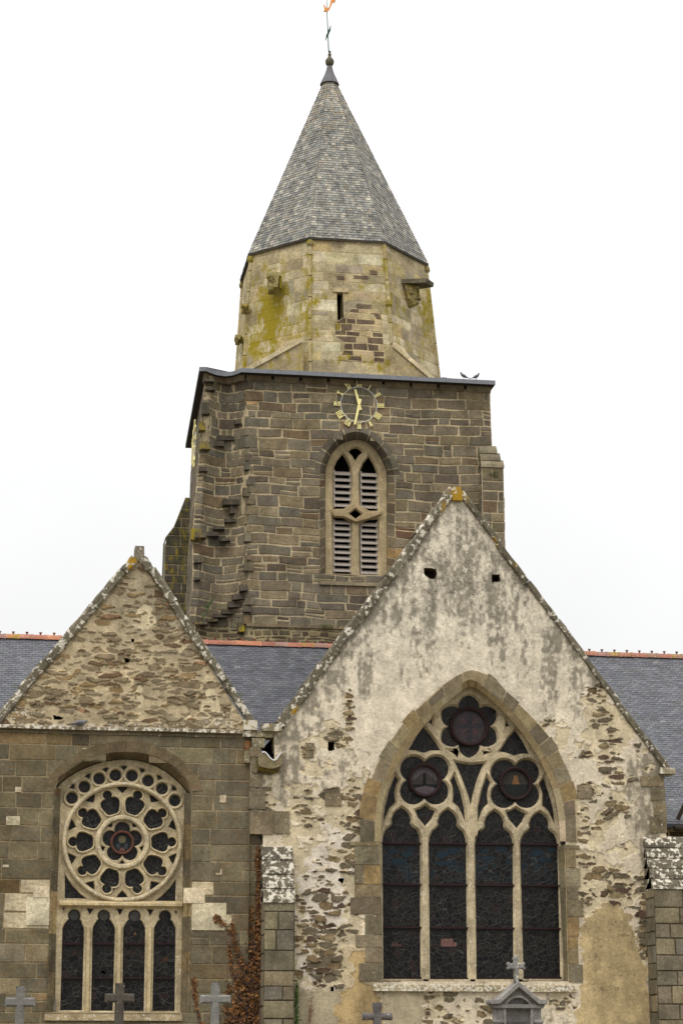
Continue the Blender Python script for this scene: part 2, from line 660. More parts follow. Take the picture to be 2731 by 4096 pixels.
def area(p):
    return 0.5 * sum(p[i][0] * p[(i + 1) % len(p)][1] - p[(i + 1) % len(p)][0] * p[i][1] for i in range(len(p)))


def panel_mesh(outer, holes, Y0, thick, bevel, bres=0, ysc=1.6):
    """solid slab with openings (a filled 2-D curve), front face at y = Y0"""
    cu = bpy.data.curves.new('tmp', 'CURVE')
    cu.dimensions = '2D'; cu.fill_mode = 'BOTH'
    thick = thick / ysc
    cu.extrude = max(0.001, thick / 2 - bevel)
    cu.bevel_depth = bevel; cu.bevel_resolution = bres
    cu.offset = -bevel
    for k, pl in enumerate([outer] + holes):
        a = area(pl)
        if (a > 0) != (k == 0): pl = pl[::-1]
        sp = cu.splines.new('POLY'); sp.points.add(len(pl) - 1)
        for i, (x, z) in enumerate(pl): sp.points[i].co = (x, z, 0, 1)
        sp.use_cyclic_u = True
    ob = bpy.data.objects.new('tmp', cu)
    COL.objects.link(ob)
    bpy.context.view_layer.update()
    dg = bpy.context.evaluated_depsgraph_get()
    me = bpy.data.meshes.new_from_object(ob.evaluated_get(dg))
    bpy.data.objects.remove(ob); bpy.data.curves.remove(cu)
    n = len(me.vertices)
    v = np.empty(n * 3); me.vertices.foreach_get('co', v); v = v.reshape(-1, 3)
    o = np.stack([v[:, 0], Y0 + (thick / 2 - v[:, 2]) * ysc, v[:, 1]], 1)
    me.vertices.foreach_set('co', o.ravel())
    return me


def finish_panel(name, me, mat, parent, colf, auxf=None, label=None):
    off = parent_world(parent)
    n = len(me.vertices)
    v = np.empty(n * 3); me.vertices.foreach_get('co', v); v = v.reshape(-1, 3)
    col = np.ones((n, 4), np.float32); col[:, :3] = colf(v[:, 0], v[:, 1], v[:, 2])
    aux = np.zeros((n, 4), np.float32)
    if auxf is not None: aux[:] = auxf(v[:, 0], v[:, 1], v[:, 2])
    me.attributes.new('Col', 'FLOAT_COLOR', 'POINT').data.foreach_set('color', col.ravel())
    me.attributes.new('Aux', 'FLOAT_COLOR', 'POINT').data.foreach_set('color', aux.ravel())
    v = v - np.array(off)
    me.vertices.foreach_set('co', v.ravel())
    me.materials.clear(); me.materials.append(mat)
    me.update()
    return link(name, me, parent, label)


def tiles(mb, A0, B0, C0, D0, row, tw, lift, colf, auxf=None, seed=5, ragged=0.15):
    """lapped slates on a quad A,B (bottom) C,D (top)"""
    r = random.Random(seed)
    A0, B0, C0, D0 = map(Vector, (A0, B0, C0, D0))
    nrm = (B0 - A0).cross(D0 - A0).normalized()
    H = ((D0 + C0) / 2 - (A0 + B0) / 2).length
    n = max(1, int(H / row))
    for j in range(n):
        t0, t1 = j / n, min(1.0, (j + 1.15) / n)
        l0, r0 = A0.lerp(D0, t0), B0.lerp(C0, t0)
        l1, r1 = A0.lerp(D0, t1), B0.lerp(C0, t1)
        W = (r0 - l0).length
        m = max(1, int(W / tw + 0.5))
        offs = (0.5 if j % 2 else 0.0)
        cuts = [0.0]
        for k in range(m + 1):
            u = (k + offs + r.uniform(-ragged, ragged)) / m
            if 0.3 / m < u < 1 - 0.3 / m and u > cuts[-1]: cuts.append(u)
        cuts.append(1.0)
        for a, b in zip(cuts[:-1], cuts[1:]):
            g = min(0.005 / max(W, 0.01), (b - a) * 0.1)
            lf = lift * r.uniform(0.7, 1.5)
            p = [l0.lerp(r0, a + g) + nrm * lf, l0.lerp(r0, b - g) + nrm * lf, l1.lerp(r1, b - g) + nrm * 0.001, l1.lerp(r1, a + g) + nrm * 0.001]
            dz = r.uniform(-0.1, 0.1) * row
            dv = (l1 - l0).normalized() * dz * (ragged * 2)
            p[0] += dv; p[1] += dv
            c = p[0].lerp(p[2], 0.5)
            col = colf(c.x, c.y, c.z)
            ax = auxf(c.x, c.y, c.z) if auxf else AUX0
            mb.face(p, col, ax)
            mb.face([l0.lerp(r0, a + g) + dv - nrm * 0.004, l0.lerp(r0, b - g) + dv - nrm * 0.004, p[1], p[0]], mixc(col, (0, 0, 0), 0.25), ax)


def seg_grid(name, outline, holes, Y, res, fn, mat, parent, label=None):
    """a wall face as a fine sheet; fn(px, py, x, z) -> depth offset, colour (n,3), aux (n,4)"""
    xs = [p[0] for p in outline]; zs = [p[1] for p in outline]
    nx = int((max(xs) - min(xs)) / res) + 2; nz = int((max(zs) - min(zs)) / res) + 2
    gx, gz = np.meshgrid(min(xs) + np.arange(nx) * res, min(zs) + np.arange(nz) * res)
    x, z = gx.ravel(), gz.ravel()
    cx, cz = (gx[:-1, :-1] + res / 2).ravel(), (gz[:-1, :-1] + res / 2).ravel()
    keep = inpoly(cx, cz, outline)
    for h in holes: keep &= ~inpoly(cx, cz, h)
    px, py = proj(x, np.full(x.shape, Y), z)
    dy, col, aux = fn(px, py, x, z)
    ii = np.arange(nx * nz).reshape(nz, nx)
    q = np.stack([ii[:-1, :-1].ravel(), ii[:-1, 1:].ravel(), ii[1:, 1:].ravel(), ii[1:, :-1].ravel()], 1)[keep]
    used = np.unique(q); remap = np.full(nx * nz, -1); remap[used] = np.arange(len(used)); q = remap[q]
    off = parent_world(parent)
    v = np.stack([x, Y - dy, z], 1)[used] - np.array(off)
    me = bpy.data.meshes.new(name)
    me.vertices.add(len(v)); me.vertices.foreach_set('co', v.ravel())
    me.loops.add(len(q) * 4); me.loops.foreach_set('vertex_index', q.ravel().astype(np.int32))
    me.polygons.add(len(q)); me.polygons.foreach_set('loop_start', np.arange(len(q), dtype=np.int32) * 4)
    me.polygons.foreach_set('loop_total', np.full(len(q), 4, dtype=np.int32))
    me.update(calc_edges=True)
    c4 = np.ones((len(v), 4), np.float32); c4[:, :3] = col[used]
    me.attributes.new('Col', 'FLOAT_COLOR', 'POINT').data.foreach_set('color', c4.ravel())
    me.attributes.new('Aux', 'FLOAT_COLOR', 'POINT').data.foreach_set('color', aux[used].astype(np.float32).ravel())
    me.materials.append(mat)
    return link(name, me, parent, label)

# =================================================================== CHURCH
CX0 = (8.0, 48.0, 0.0)
church = thing('church', 'old stone parish church with two gabled chapels, square tower and grey slated spire', 'church', CX0)


def interp(z, tab):
    if z <= tab[0][0]: return tab[0][1]
    for (z0, v0), (z1, v1) in zip(tab[:-1], tab[1:]):
        if z <= z1: return v0 + (v1 - v0) * (z - z0) / (z1 - z0)
    return tab[-1][1]


def edge_tab(pts, Y):
    return sorted([(PZ(a, b, Y), PX(a, b, Y)) for a, b in pts])


# ------------------------------------------------------------------ tower
YT = 56.0
ZE = 20.02                                     # underside of the lead eave
tL = edge_tab([(822, 1500), (804, 1720), (788, 1900), (768, 2160), (772, 2330), (752, 2500), (748, 2800)], YT)
tLip = edge_tab([(972, 1480), (985, 1700), (985, 2100), (992, 2500), (994, 2800)], YT)
tR = edge_tab([(1957, 1540), (1966, 1780), (1985, 2200), (2003, 2600)], YT)


def tdep(x, z):
    a, b = interp(z, tL), interp(z, tLip)
    t = (x - a) / (b - a)
    if t <= 0.16 or t >= 1: return 0.0
    t = (t - 0.16) / 0.84
    return 0.46 * sin(pi * t) ** 0.75


def tmap(u, v, p):
    w_ = 0.022 * sin(u * 1.7 + v * .6) + 0.012 * sin(u * 5.3 + v * 3.1)
    return (u, YT + tdep(u, v) - p, v + w_ * min(1.0, max(0.0, (ZE - v) * 2)))


PAL_T = [((112, 106, 91), 5), ((100, 96, 85), 5), ((121, 112, 92), 4), ((105, 98, 83), 4), ((114, 105, 84), 3), ((90, 84, 74), 3), ((112, 98, 78), 0.9), ((100, 86, 68), 0.8), ((132, 122, 98), 0.7), ((86, 78, 68), 1)]


def pick(pal, r=None):
    r = r or rng
    t = r.uniform(0, sum(w_ for _, w_ in pal))
    for c, w_ in pal:
        t -= w_
        if t <= 0: return A(*c)
    return A(*pal[-1][0])


def tcol(x, y, z):
    px, py = proj(x, y, z)
    if 1560 < px < 1625 and 2215 < py < 2240: return A(156, 130, 88)
    if 970 < px < 1050 and 1590 < py < 1625: return A(168, 142, 104)
    if 1580 < px < 1660 and 2112 < py < 2155: return A(88, 68, 54)
    if 1320 < px < 1380 and 1590 < py < 1620: return A(165, 150, 120)
    return varc(pick(PAL_T), 0.12)


def taux(x, y, z):
    px, py = proj(x, y, z)
    d = 0.25 if py < 1640 else 0.1  # stones under the eave darkened more: shade put into the colour
    moss = 0.0
    if px < 995 and (py > 2380 or 1690 < py < 1800): moss = 0.1
    rust = 0.5 if (px > 1000 and 1690 < py < 2300) else 0.2
    return (moss, 0, d, rust)


bcv = lambda pts: [(1240 + a / 3.618, 1700 + b / 3.618) for a, b in pts]
b_o = smooth_line(bcv([(62, 715), (68, 600), (110, 420), (235, 240), (400, 90), (560, 32), (690, 18), (860, 70), (1010, 180), (1130, 300), (1240, 490), (1285, 640), (1292, 735)]), 1)
b_a = smooth_line(bcv([(140, 715), (150, 600), (200, 450), (310, 285), (450, 160), (580, 105), (690, 95), (820, 130), (950, 230), (1060, 350), (1150, 500), (1205, 640), (1222, 735)]), 1)
b_b = smooth_line(bcv([(215, 715), (225, 600), (300, 420), (400, 310), (500, 245), (600, 215), (680, 205), (790, 235), (900, 310), (1000, 420), (1075, 560), (1105, 660), (1115, 735)]), 1)
YB = YT + 0.42
bo, ba, bb_ = XZ(b_o, YT), XZ(b_a, YT), XZ(b_b, YB)
hole_a = ba + XZ(bcv([(1225, 2235), (140, 2215)]), YT)

t_out = [(interp(z, tL), z) for z in np.linspace(9.5, ZE, 20)]
t_out = t_out + [(interp(z, tR), z) for z in np.linspace(ZE, 9.5, 20)]
MORT_T = A(172, 160, 132)
mb = MB()
zr = PZ(1200, 2508, YT)
masonry(mb, [t_out, hole_a], zr, ZE, (0.20, 0.35), (0.24, 0.92), tmap, tcol, taux, joint=0.030, proud=0.016, mortar=MORT_T, sub=0.17, seed=11, irr=0.35, jit=0.018)


def rcol(x, y, z): return varc(pick([((92, 84, 70), 3), ((108, 98, 80), 3), ((84, 70, 60), 1), ((120, 108, 84), 2)]), 0.15)


masonry(mb, [t_out, hole_a], 9.6, zr, (0.09, 0.17), (0.12, 0.5), tmap, rcol, taux, joint=0.04, proud=0.02, mortar=A(150, 142, 112), sub=0.2, seed=12, jit=0.02)
# worn courses set-off above the rubble
for k in range(14):
    x0 = PX(985, 2500, YT) + k * 0.5
    mb.box(x0, x0 + 0.49, YT - 0.045, YT, zr - 0.03, zr + 0.05, varc(A(120, 110, 90)), (0.2, 0, 0.2, 0.2))
# rib of toothed stones on the lip of the torn stair
r2 = random.Random(5)
z = 10.2
while z < 19.6:
    h = r2.uniform(0.2, 0.34); xl = interp(z, tLip)
    if r2.random() < 0.62 and z < 18.6:
        w_ = r2.uniform(0.12, 0.3); o_ = r2.uniform(-0.14, 0.0)
        mb.box(xl + o_, xl + o_ + w_, YT - r2.uniform(0.02, 0.10), YT + 0.1, z + 0.02, z + h * 0.8, varc(tcol(xl, YT, z)), (0.05, 0, 0.5, 0.2))
    z += h
for (a, b, wd, hh, ms) in [(835, 1528, 40, 14, 0), (842, 1562, 36, 12, 0), (822, 1640, 30, 50, 0), (905, 1738, 75, 22, 0), (872, 1762, 60, 26, 0), (807, 1712, 26, 36, .5), (818, 1788, 42, 34, .5), (955, 1680, 26, 20, 0), (812, 1880, 34, 20, 0), (928, 2000, 66, 26, .25), (933, 2028, 22, 40, 0), (925, 2072, 44, 18, 0), (880, 2102, 46, 16, 0), (850, 2130, 56, 20, 0), (785, 2142, 46, 46, .5), (800, 2146, 46, 26, .4), (975, 2352, 32, 28, 0), (958, 2385, 50, 22, 0), (940, 2412, 48, 24, 0), (915, 2440, 50, 18, 0), (885, 2455, 54, 16, 0), (850, 2475, 50, 16, .3), (805, 2492, 52, 16, .3), (966, 2508, 26, 40, .5), (790, 2250, 30, 14, 0), (788, 2320, 26, 12, 0), (905, 2150, 40, 14, 0)]:
    x0, x1 = PX(a - wd / 2, b, YT), PX(a + wd / 2, b, YT)
    z1, z0 = PZ(a, b - hh / 2, YT), PZ(a, b + hh / 2, YT)
    pr_ = r2.uniform(0.10, 0.26)
    y1 = YT + tdep((x0 + x1) / 2, z0) + 0.05
    sk_ = r2.uniform(-0.05, 0.05)
    mb.hexa([(x0, y1 - pr_ - .05, z0), (x1, y1 - pr_ - .05 + sk_, z0 + .02), (x1, y1, z0), (x0, y1, z0), (x0 + .02, y1 - pr_, z1), (x1 - .01, y1 - pr_ + sk_, z1 - .01), (x1, y1, z1), (x0, y1, z1)],
            varc(A(78, 72, 62)), (1.0 * ms, 0, 0.6 * (1 - ms), 0))
# belfry arch and splays
loft_stones(mb, [(bo, YT - 0.018), (ba, YT - 0.018), (bb_, YB)], (0.34, 0.5), lambda x, y, z: varc(pick([((88, 82, 70), 3), ((100, 96, 84), 3), ((110, 100, 76), 2)]), 0.12), lambda x, y, z: (0, 0, 0.2, 0.2), 0.03, MORT_T, 21)
for s_, (p0, p1, q0, q1) in enumerate([((1222, 735), (1225, 2235), (1115, 735), (1112, 2190)), ((140, 2215), (140, 715), (213, 2160), (215, 715))]):
    la = XZ(bcv([p0, p1]), YT); lb = XZ(bcv([q0, q1]), YB)
    loft_stones(mb, [(la, YT - 0.01), (lb, YB)], (0.22, 0.36), tcol, taux, 0.03, MORT_T, 31 + s_)
# sill
sl = XZ(bcv([(130, 2262), (1240, 2318), (1240, 2215), (140, 2160)]), YT)
mb.hexa([(sl[0][0], YT - 0.07, sl[0][1] - 0.1), (sl[1][0], YT - 0.07, sl[0][1] - 0.1), (sl[1][0], YB, sl[0][1] - 0.05), (sl[0][0], YB, sl[0][1] - 0.05),
         (sl[0][0], YT - 0.07, sl[0][1]), (sl[1][0], YT - 0.07, sl[0][1]), (sl[1][0], YB, sl[0][1] + 0.02), (sl[0][0], YB, sl[0][1] + 0.02)], A(140, 130, 106), (0, 0.1, 0.2, 0))
zs_ = PZ(*bcv([(660, 2165)])[0], YB)
masonry(mb, [[(ba[0][0] + .02, sl[0][1]), (ba[-1][0] - .02, sl[0][1]), (ba[-1][0] - .02, zs_), (ba[0][0] + .02, zs_)]], sl[0][1], zs_, (0.3, 0.4), (0.5, 0.9), flat(YB - 0.03), tcol, taux, 0.03, 0.012, MORT_T, seed=3)
# the other three sides
ZW = 9.0
xl_, xr_ = interp(ZE, tL), interp(ZE, tR)
YK = 63.2


tLb = edge_tab([(768, 1800), (766, 1826), (752, 2150), (741, 2470), (738, 2700)], YK)


def side_map(flip):
    def f(u, v, p):
        t = (u - YT) / (YK - YT)
        if flip: return (interp(v, tL) + (interp(v, tLb) - interp(v, tL)) * t + .01 - p, u, v)
        return (interp(v, tR) + p, u, v)
    return f


rect = [(YT + 0.01, ZW), (YK, ZW), (YK, ZE), (YT + 0.01, ZE)]
masonry(mb, [rect], ZW, ZE, (0.24, 0.37), (0.35, 1.1), side_map(True), tcol, taux, joint=0.03, proud=0.012, mortar=MORT_T, seed=14)
masonry(mb, [rect], ZW, ZE, (0.24, 0.37), (0.35, 1.1), side_map(False), tcol, taux, joint=0.03, proud=0.012, mortar=MORT_T, seed=15)
mb.face([(interp(ZW, tLb) + .02, YK, ZW), (xr_, YK, ZW), (xr_, YK, ZE), (interp(ZE, tLb) + .02, YK, ZE)], A(100, 95, 84), (0, 0, .2, 0))
tower = mb.build('tower', M['stone'], church, 'square tower of dark coursed stone with a torn stair niche at its left corner')

# lead covered eave
mb = MB()
EP = [(PX(1980, 1528, 55.66), 55.66), (PX(965, 1465, 55.66), 55.66)]
nich = [(955, 55.78), (930, 56.0), (900, 56.1), (865, 56.02), (840, 55.85), (824, 55.72)]
for a, y in nich: EP.append((PX(a, 1482, y), y))
EP += [(PX(815, 1490, 55.75) - 0.12, 55.75), (PX(741, 1826, 63.4), 63.4)]
EP += [(EP[0][0], 63.4)]
zt, zb = ZE + 0.17, ZE + 0.05
n = len(EP)
mb.face([(x, y, zb) for x, y in EP][::-1], A(60, 54, 46), AUX0, 1)
ctr = (9.3, 59.5)
for i in range(n):
    a, b = EP[i], EP[(i + 1) % n]
    mb.face([(a[0], a[1], zb), (b[0], b[1], zb), (b[0], b[1], zt), (a[0], a[1], zt)], (0.2, 0.2, 0.2), AUX0, 0)
    ia = (a[0] * 0.8 + ctr[0] * 0.2, a[1] * 0.8 + ctr[1] * 0.2, zt + 0.12); ib = (b[0] * 0.8 + ctr[0] * 0.2, b[1] * 0.8 + ctr[1] * 0.2, zt + 0.12)
    mb.face([(a[0], a[1], zt), (b[0], b[1], zt), ib, ia], (0.2, 0.2, 0.2), AUX0, 0)
    mb.face([ia, ib, (ctr[0], ctr[1], zt + 0.2)], (0.2, 0.2, 0.2), AUX0, 0)
mb.build('tower_eave', [M['lead'], M['soffit']], church, 'lead covered eave slab of the tower')
# stone cornice course under the eave
mb = MB()
CP = [(interp(ZE, tR) + 0.06, YT - 0.11)] + [(PX(980, 1480, YT - .11), YT - 0.11)] + [(PX(a, 1482, y + .15), y + .15) for a, y in nich] + [(PX(822, 1490, 55.85) - .03, 55.9)]
r2 = random.Random(8)
for (a, b) in zip(CP[:-1], CP[1:]):
    L_ = math.hypot(b[0] - a[0], b[1] - a[1]); k = max(1, int(L_ / 0.75))
    for i in range(k):
        t0, t1 = i / k + 0.006, (i + 1) / k - 0.006
        p = [(a[0] + (b[0] - a[0]) * t, a[1] + (b[1] - a[1]) * t) for t in (t0, t1)]
        c = varc(A(110, 100, 80))
        mb.hexa([(p[1][0], p[1][1] + .07, ZE - 0.10), (p[0][0], p[0][1] + .07, ZE - 0.10), (p[0][0], p[0][1] + 0.5, ZE - .1), (p[1][0], p[1][1] + 0.5, ZE - .1),
                 (p[1][0], p[1][1], ZE + .05), (p[0][0], p[0][1], ZE + .05), (p[0][0], p[0][1] + 0.5, ZE + .05), (p[1][0], p[1][1] + .5, ZE + .05)], c, (0, 0, .3, .1))
mb.build('cornice', M['stone'], church, 'stone cornice blocks under the tower eave')

# ------------------------------------------------------------------ belfry window
bw = group_obj('belfry_window', church, 'pointed twin belfry window with wooden louvres')
fr = XZ(smooth_line(bcv([(200, 715), (210, 600), (290, 410), (390, 295), (495, 230), (600, 200), (680, 190), (800, 220), (910, 295), (1010, 410), (1085, 560), (1120, 660), (1130, 735)]), 1) + bcv([(1130, 2200), (200, 2180)]), YB)
hl = [[(475, 415), (395, 510), (355, 600), (337, 700), (335, 1205), (490, 1205), (598, 1125), (594, 720), (575, 600), (535, 510)],
      [(850, 450), (920, 560), (962, 660), (975, 760), (983, 1232), (840, 1232), (722, 1150), (718, 720), (735, 640), (775, 550)],
      [(660, 325), (700, 335), (740, 362), (757, 392), (705, 430), (655, 505), (612, 430), (560, 377), (605, 340)],
      [(660, 1210), (755, 1280), (660, 1352), (568, 1275)],
      [(335, 1328), (480, 1328), (592, 1412), (597, 2160), (330, 2145)],
      [(720, 1425), (850, 1358), (985, 1358), (985, 2188), (720, 2172)]]
me = panel_mesh(fr, [XZ(bcv(h), YB) for h in hl], YB, 0.2, 0.045, 0)


def pcol(base, zsplit=None, low=None):
    def f(x, y, z):
        n_ = fbm(x * 3, z * 3, 3)[:, None]
        c = np.array(A(*base))[None, :] * (0.8 + 0.4 * n_)
        if zsplit is not None:
            m_ = (z < zsplit)[:, None]
            c = np.where(m_, np.array(A(*low))[None, :] * (0.8 + 0.4 * n_), c)
        return c
    return f


paux = lambda w_, d_, r_=0.2, m_=0: (lambda x, y, z: np.stack([x * 0 + m_, x * 0 + w_, x * 0 + d_, x * 0 + r_], 1))
finish_panel('tracery', me, M['granite'], bw, pcol((172, 158, 126)), paux(0, 0.3))
dm = XZ(bcv([(300, 1208), (488, 1218), (655, 1118), (850, 1232), (1042, 1252), (1030, 1295), (850, 1362), (662, 1412), (480, 1330), (335, 1325)]), YB - 0.1)
me = panel_mesh(dm, [XZ(bcv(hl[3]), YB - 0.1)], YB - 0.10, 0.2, 0.03, 0)
finish_panel('transom', me, M['granite'], bw, pcol((162, 146, 114)), paux(0, 0.25))
# louvres
YL = YB + 0.11


def louvre(x0, x1, zb_, zt_, n_):
    mb = MB()
    a0, b0 = bcv([(x0, zt_)])[0], bcv([(x1, zb_)])[0]
    X0, Z1 = PX(*a0, YL), PZ(*a0, YL); X1, Z0 = PX(*b0, YL), PZ(*b0, YL)
    st = 0.05
    mb.box(X0, X0 + st, YL - 0.02, YL + 0.16, Z0, Z1); mb.box(X1 - st, X1, YL - 0.02, YL + 0.16, Z0, Z1)
    for i in range(n_):
        zc = Z0 + (Z1 - Z0) * (i + 0.15) / n_
        mb.hexa([(X0 + st * .3, YL - 0.06, zc), (X1 - st * .3, YL - 0.06, zc), (X1 - st, YL + 0.07, zc + 0.11), (X0 + st, YL + 0.07, zc + 0.11),
                 (X0 + st * .3, YL - 0.06, zc + 0.032), (X1 - st * .3, YL - 0.06, zc + 0.032), (X1 - st, YL + 0.07, zc + 0.135), (X0 + st, YL + 0.07, zc + 0.135)])
    mb.build('louvre_panel', M['wood'], bw)


louvre(335, 597, 1210, 650, 6); louvre(722, 983, 1235, 670, 6)
louvre(330, 594, 2150, 1365, 9); louvre(722, 985, 2185, 1395, 9)
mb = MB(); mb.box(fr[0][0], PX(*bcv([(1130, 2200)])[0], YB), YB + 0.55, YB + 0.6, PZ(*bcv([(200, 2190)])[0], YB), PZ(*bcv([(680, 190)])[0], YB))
mb.build('shade_backing', M['dark'], bw)  # near-black sheet stands in for the shade behind the louvres

# ------------------------------------------------------------------ tower buttresses


def buttress(name, px0, px1, pytop, pyw, pybot, Yf, Yback, side=0.0, seed=1, label=None, steps=3, lich=0.0, ztopf=None, pal=PAL_T, mort=MORT_T, ch=(0.22, 0.36), sw=(0.3, 0.8), joint=0.03):
    """front face px0..px1 at depth Yf below pyw; weathered steps from pyw back up to pytop at Yback"""
    mb = MB()
    x0, x1 = PX(px0, pyw, Yf), PX(px1, pyw, Yf)
    zw = PZ(px0, pyw, Yf); zt_ = PZ(px0, pytop, Yback); zb_ = max(0.0, PZ(px0, pybot, Yf))
    cf = lambda x, y, z: varc(pick(pal), 0.12)
    af = lambda x, y, z: (0.05, 0, 0.25, 0.15)
    masonry(mb, [[(x0, zb_), (x1, zb_), (x1, zw), (x0, zw)]], zb_, zw, ch, sw, flat(Yf), cf, af, joint, 0.014, mort, seed=seed)
    for s_, xx in ((-1, x0), (1, x1)):
        mp = (lambda xx, s_: (lambda u, v, p: (xx + s_ * p, u, v)))(xx, s_)
        masonry(mb, [[(Yf, zb_), (Yback, zb_), (Yback, zw), (Yf, zw)]], zb_, zw, ch, sw, mp, cf, af, joint, 0.014, mort, seed=seed + 1)
    r_ = random.Random(seed)
    n_ = steps
    for k in range(n_):
        t0, t1 = k / n_, (k + 1) / n_
        ya, yb = Yf + (Yback - Yf) * t0, Yf + (Yback - Yf) * t1
        za, zb2 = zw + (zt_ - zw) * t0, zw + (zt_ - zw) * t1
        sh = side * t0 * (x1 - x0)
        xa, xb = x0 + sh * 0, x1 - sh
        m_ = r_.choice((1, 2)) if (x1 - x0) > .6 else 1
        for q in range(m_):
            u0 = xa - .02 + (xb - xa + .04) * q / m_ + .004; u1 = xa - .02 + (xb - xa + .04) * (q + 1) / m_ - .004
            c = varc(A(98, 93, 80) if lich else A(128, 120, 100), 0.18)
            mb.hexa([(u0, ya - 0.045, za - 0.02), (u1, ya - 0.045, za - 0.02), (u1, Yback + .02, za - 0.02), (u0, Yback + .02, za - 0.02),
                     (u0, ya - 0.045 + .02, za + 0.07), (u1, ya - 0.045 + .02, za + 0.07), (u1, yb, zb2), (u0, yb, zb2)], c, (0.0, lich * 1.35, 0.3, 0), 1)
            mb.hexa([(u0, yb, za), (u1, yb, za), (u1, Yback + .02, za), (u0, Yback + .02, za), (u0, yb, zb2), (u1, yb, zb2), (u1, Yback + .02, zb2), (u0, Yback + .02, zb2)], c, (0.0, lich, 0.3, 0), 1)
    return mb.build(name, [M['stone'], M['lichen']], church, label)


M['lichen'] = masonry_mat('lichened_coping', 1.2, moss_col=(178, 136, 48), bumps=.8, lsc=8)
buttress('buttress', 1925, 2012, 1782, 1866, 2900, YT - 0.28, YT, 0.35, 41, 'slim tower buttress with sloped cap at the right corner', 3)
# buttress of the far corner, seen at the left of the tower
mb = MB()
Yb = 62.4
xa, xb_ = PX(662, 2160, Yb), PX(762, 2160, Yb)
zt1, zt2, zb1 = PZ(662, 2150, Yb), PZ(745, 1990, Yb), PZ(655, 2600, Yb)
pal_b = [((84, 80, 70), 3), ((74, 72, 60), 3), ((94, 86, 70), 2)]
xb_ = PX(752, 2160, Yb)
poly = [(xa - .05, zb1), (xb_ + .3, zb1), (xb_ + .3, zt2 - .2), (xb_ + .05, zt2), (xb_ - .1, zt2), (xa + .25, zt1 + .35), (xa, zt1)]
masonry(mb, [poly], zb1, zt2, (0.24, 0.36), (0.3, 0.9), flat(Yb), lambda x, y, z: varc(pick(pal_b), .12), lambda x, y, z: (0.32, 0, 0.4, 0), 0.03, 0.014, A(140, 130, 104), seed=77)
mb.face([(xa - .06, Yb, zb1), (xa - .06, Yb + .9, zb1), (xa, Yb + .9, zt1), (xa, Yb, zt1)][::-1], A(80, 78, 62), (0.3, 0, .3, 0))
mb.face([(xa, Yb, zt1), (xa, Yb + .9, zt1), (xa + .25, Yb + .9, zt1 + .35), (xa + .25, Yb, zt1 + .35)][::-1], A(80, 78, 62), (0.6, 0, .3, 0))
mb.face([(xa + .25, Yb, zt1 + .35), (xa + .25, Yb + .9, zt1 + .35), (xb_ - .1, Yb + .9, zt2), (xb_ - .1, Yb, zt2)][::-1], A(80, 78, 62), (0.6, 0, .3, 0))
mb.build('buttress', M['stone'], church, 'mossy stepped buttress at the far left corner of the tower')

# ------------------------------------------------------------------ octagonal drum
YC = 59.5
XB = PX(1346, 1470, YC); XTOP = PX(1333, 1000, YC); XAP = PX(1318, 340, YC)
ZD0 = ZE + 0.1; ZD1 = 24.76
RB, RT = 3.18, 2.82


def octv(k, z, R0, R1, z0, z1, X0, X1):
    t = (z - z0) / (z1 - z0)
    R = R0 + (R1 - R0) * t; X = X0 + (X1 - X0) * t
    a = radians(-90 - 22.5 + 45 * k)
    return (X + R * cos(a), YC + R * sin(a), z)


def dmap(k):
    def f(u, v, p):                      # u: 0..1 scaled by 2.2 m across the face
        a = Vector(octv(k, v, RB, RT, ZD0, ZD1, XB, XTOP)); b = Vector(octv(k + 1, v, RB, RT, ZD0, ZD1, XB, XTOP))
        q = a.lerp(b, u / 2.2)
        nrm = Vector((b.y - a.y, -(b.x - a.x), 0)).normalized()
        q = q + nrm * p
        return (q.x, q.y, q.z)
    return f


PAL_D = [((174, 164, 134), 5), ((160, 149, 120), 4), ((190, 182, 156), 3), ((150, 141, 114), 3), ((172, 158, 118), 2), ((152, 144, 124), 2)]
DK = [(1337, 1190, 40, 12), (1440, 1100, 26, 12), (1500, 1085, 22, 14)]


def dcol(x, y, z):
    px, py = proj(x, y, z)
    if y < YC - 2.4:
        t = (py - 1230) / 200.0
    return varc(pick(PAL_D), 0.08)


MOSS = [(1085, 1260, 60, 180, 1.0), (1130, 1180, 22, 90, 1.0), (1010, 1390, 70, 70, .85), (1195, 1250, 14, 150, .6), (1710, 1240, 22, 160, .8), (1235, 1100, 22, 150, .62), (1225, 1250, 30, 140, .7), (1240, 1380, 20, 60, .3), (1530, 1060, 16, 90, .95), (1535, 1200, 16, 120, .7), (1515, 1470, 60, 25, 1.0), (1370, 1440, 60, 50, .5), (1590, 1350, 30, 100, .45), (1620, 1220, 18, 120, .55), (1700, 1250, 30, 120, .75), (1700, 1400, 40, 80, .4), (975, 1260, 16, 140, .5), (1350, 1310, 30, 20, .6), (985, 1150, 10, 60, .5), (1545, 1400, 12, 100, .5), (1280, 1460, 140, 14, .4), (1180, 1330, 40, 120, .55), (1000, 1330, 30, 120, .5), (1060, 1080, 30, 60, .4), (1300, 1200, 60, 60, .38), (1255, 1330, 60, 40, .45), (1560, 1200, 60, 160, .4), (1680, 1380, 30, 120, .5), (1130, 1090, 24, 60, .6), (1450, 1150, 40, 60, .35), (1400, 1400, 60, 60, .3)]


def daux(x, y, z):
    px, py = proj(x, y, z)
    return (float(blobs(px, py, MOSS)) if y < YC else 0.2, 0, 0.12 if py > 1020 else .3, 0.25)


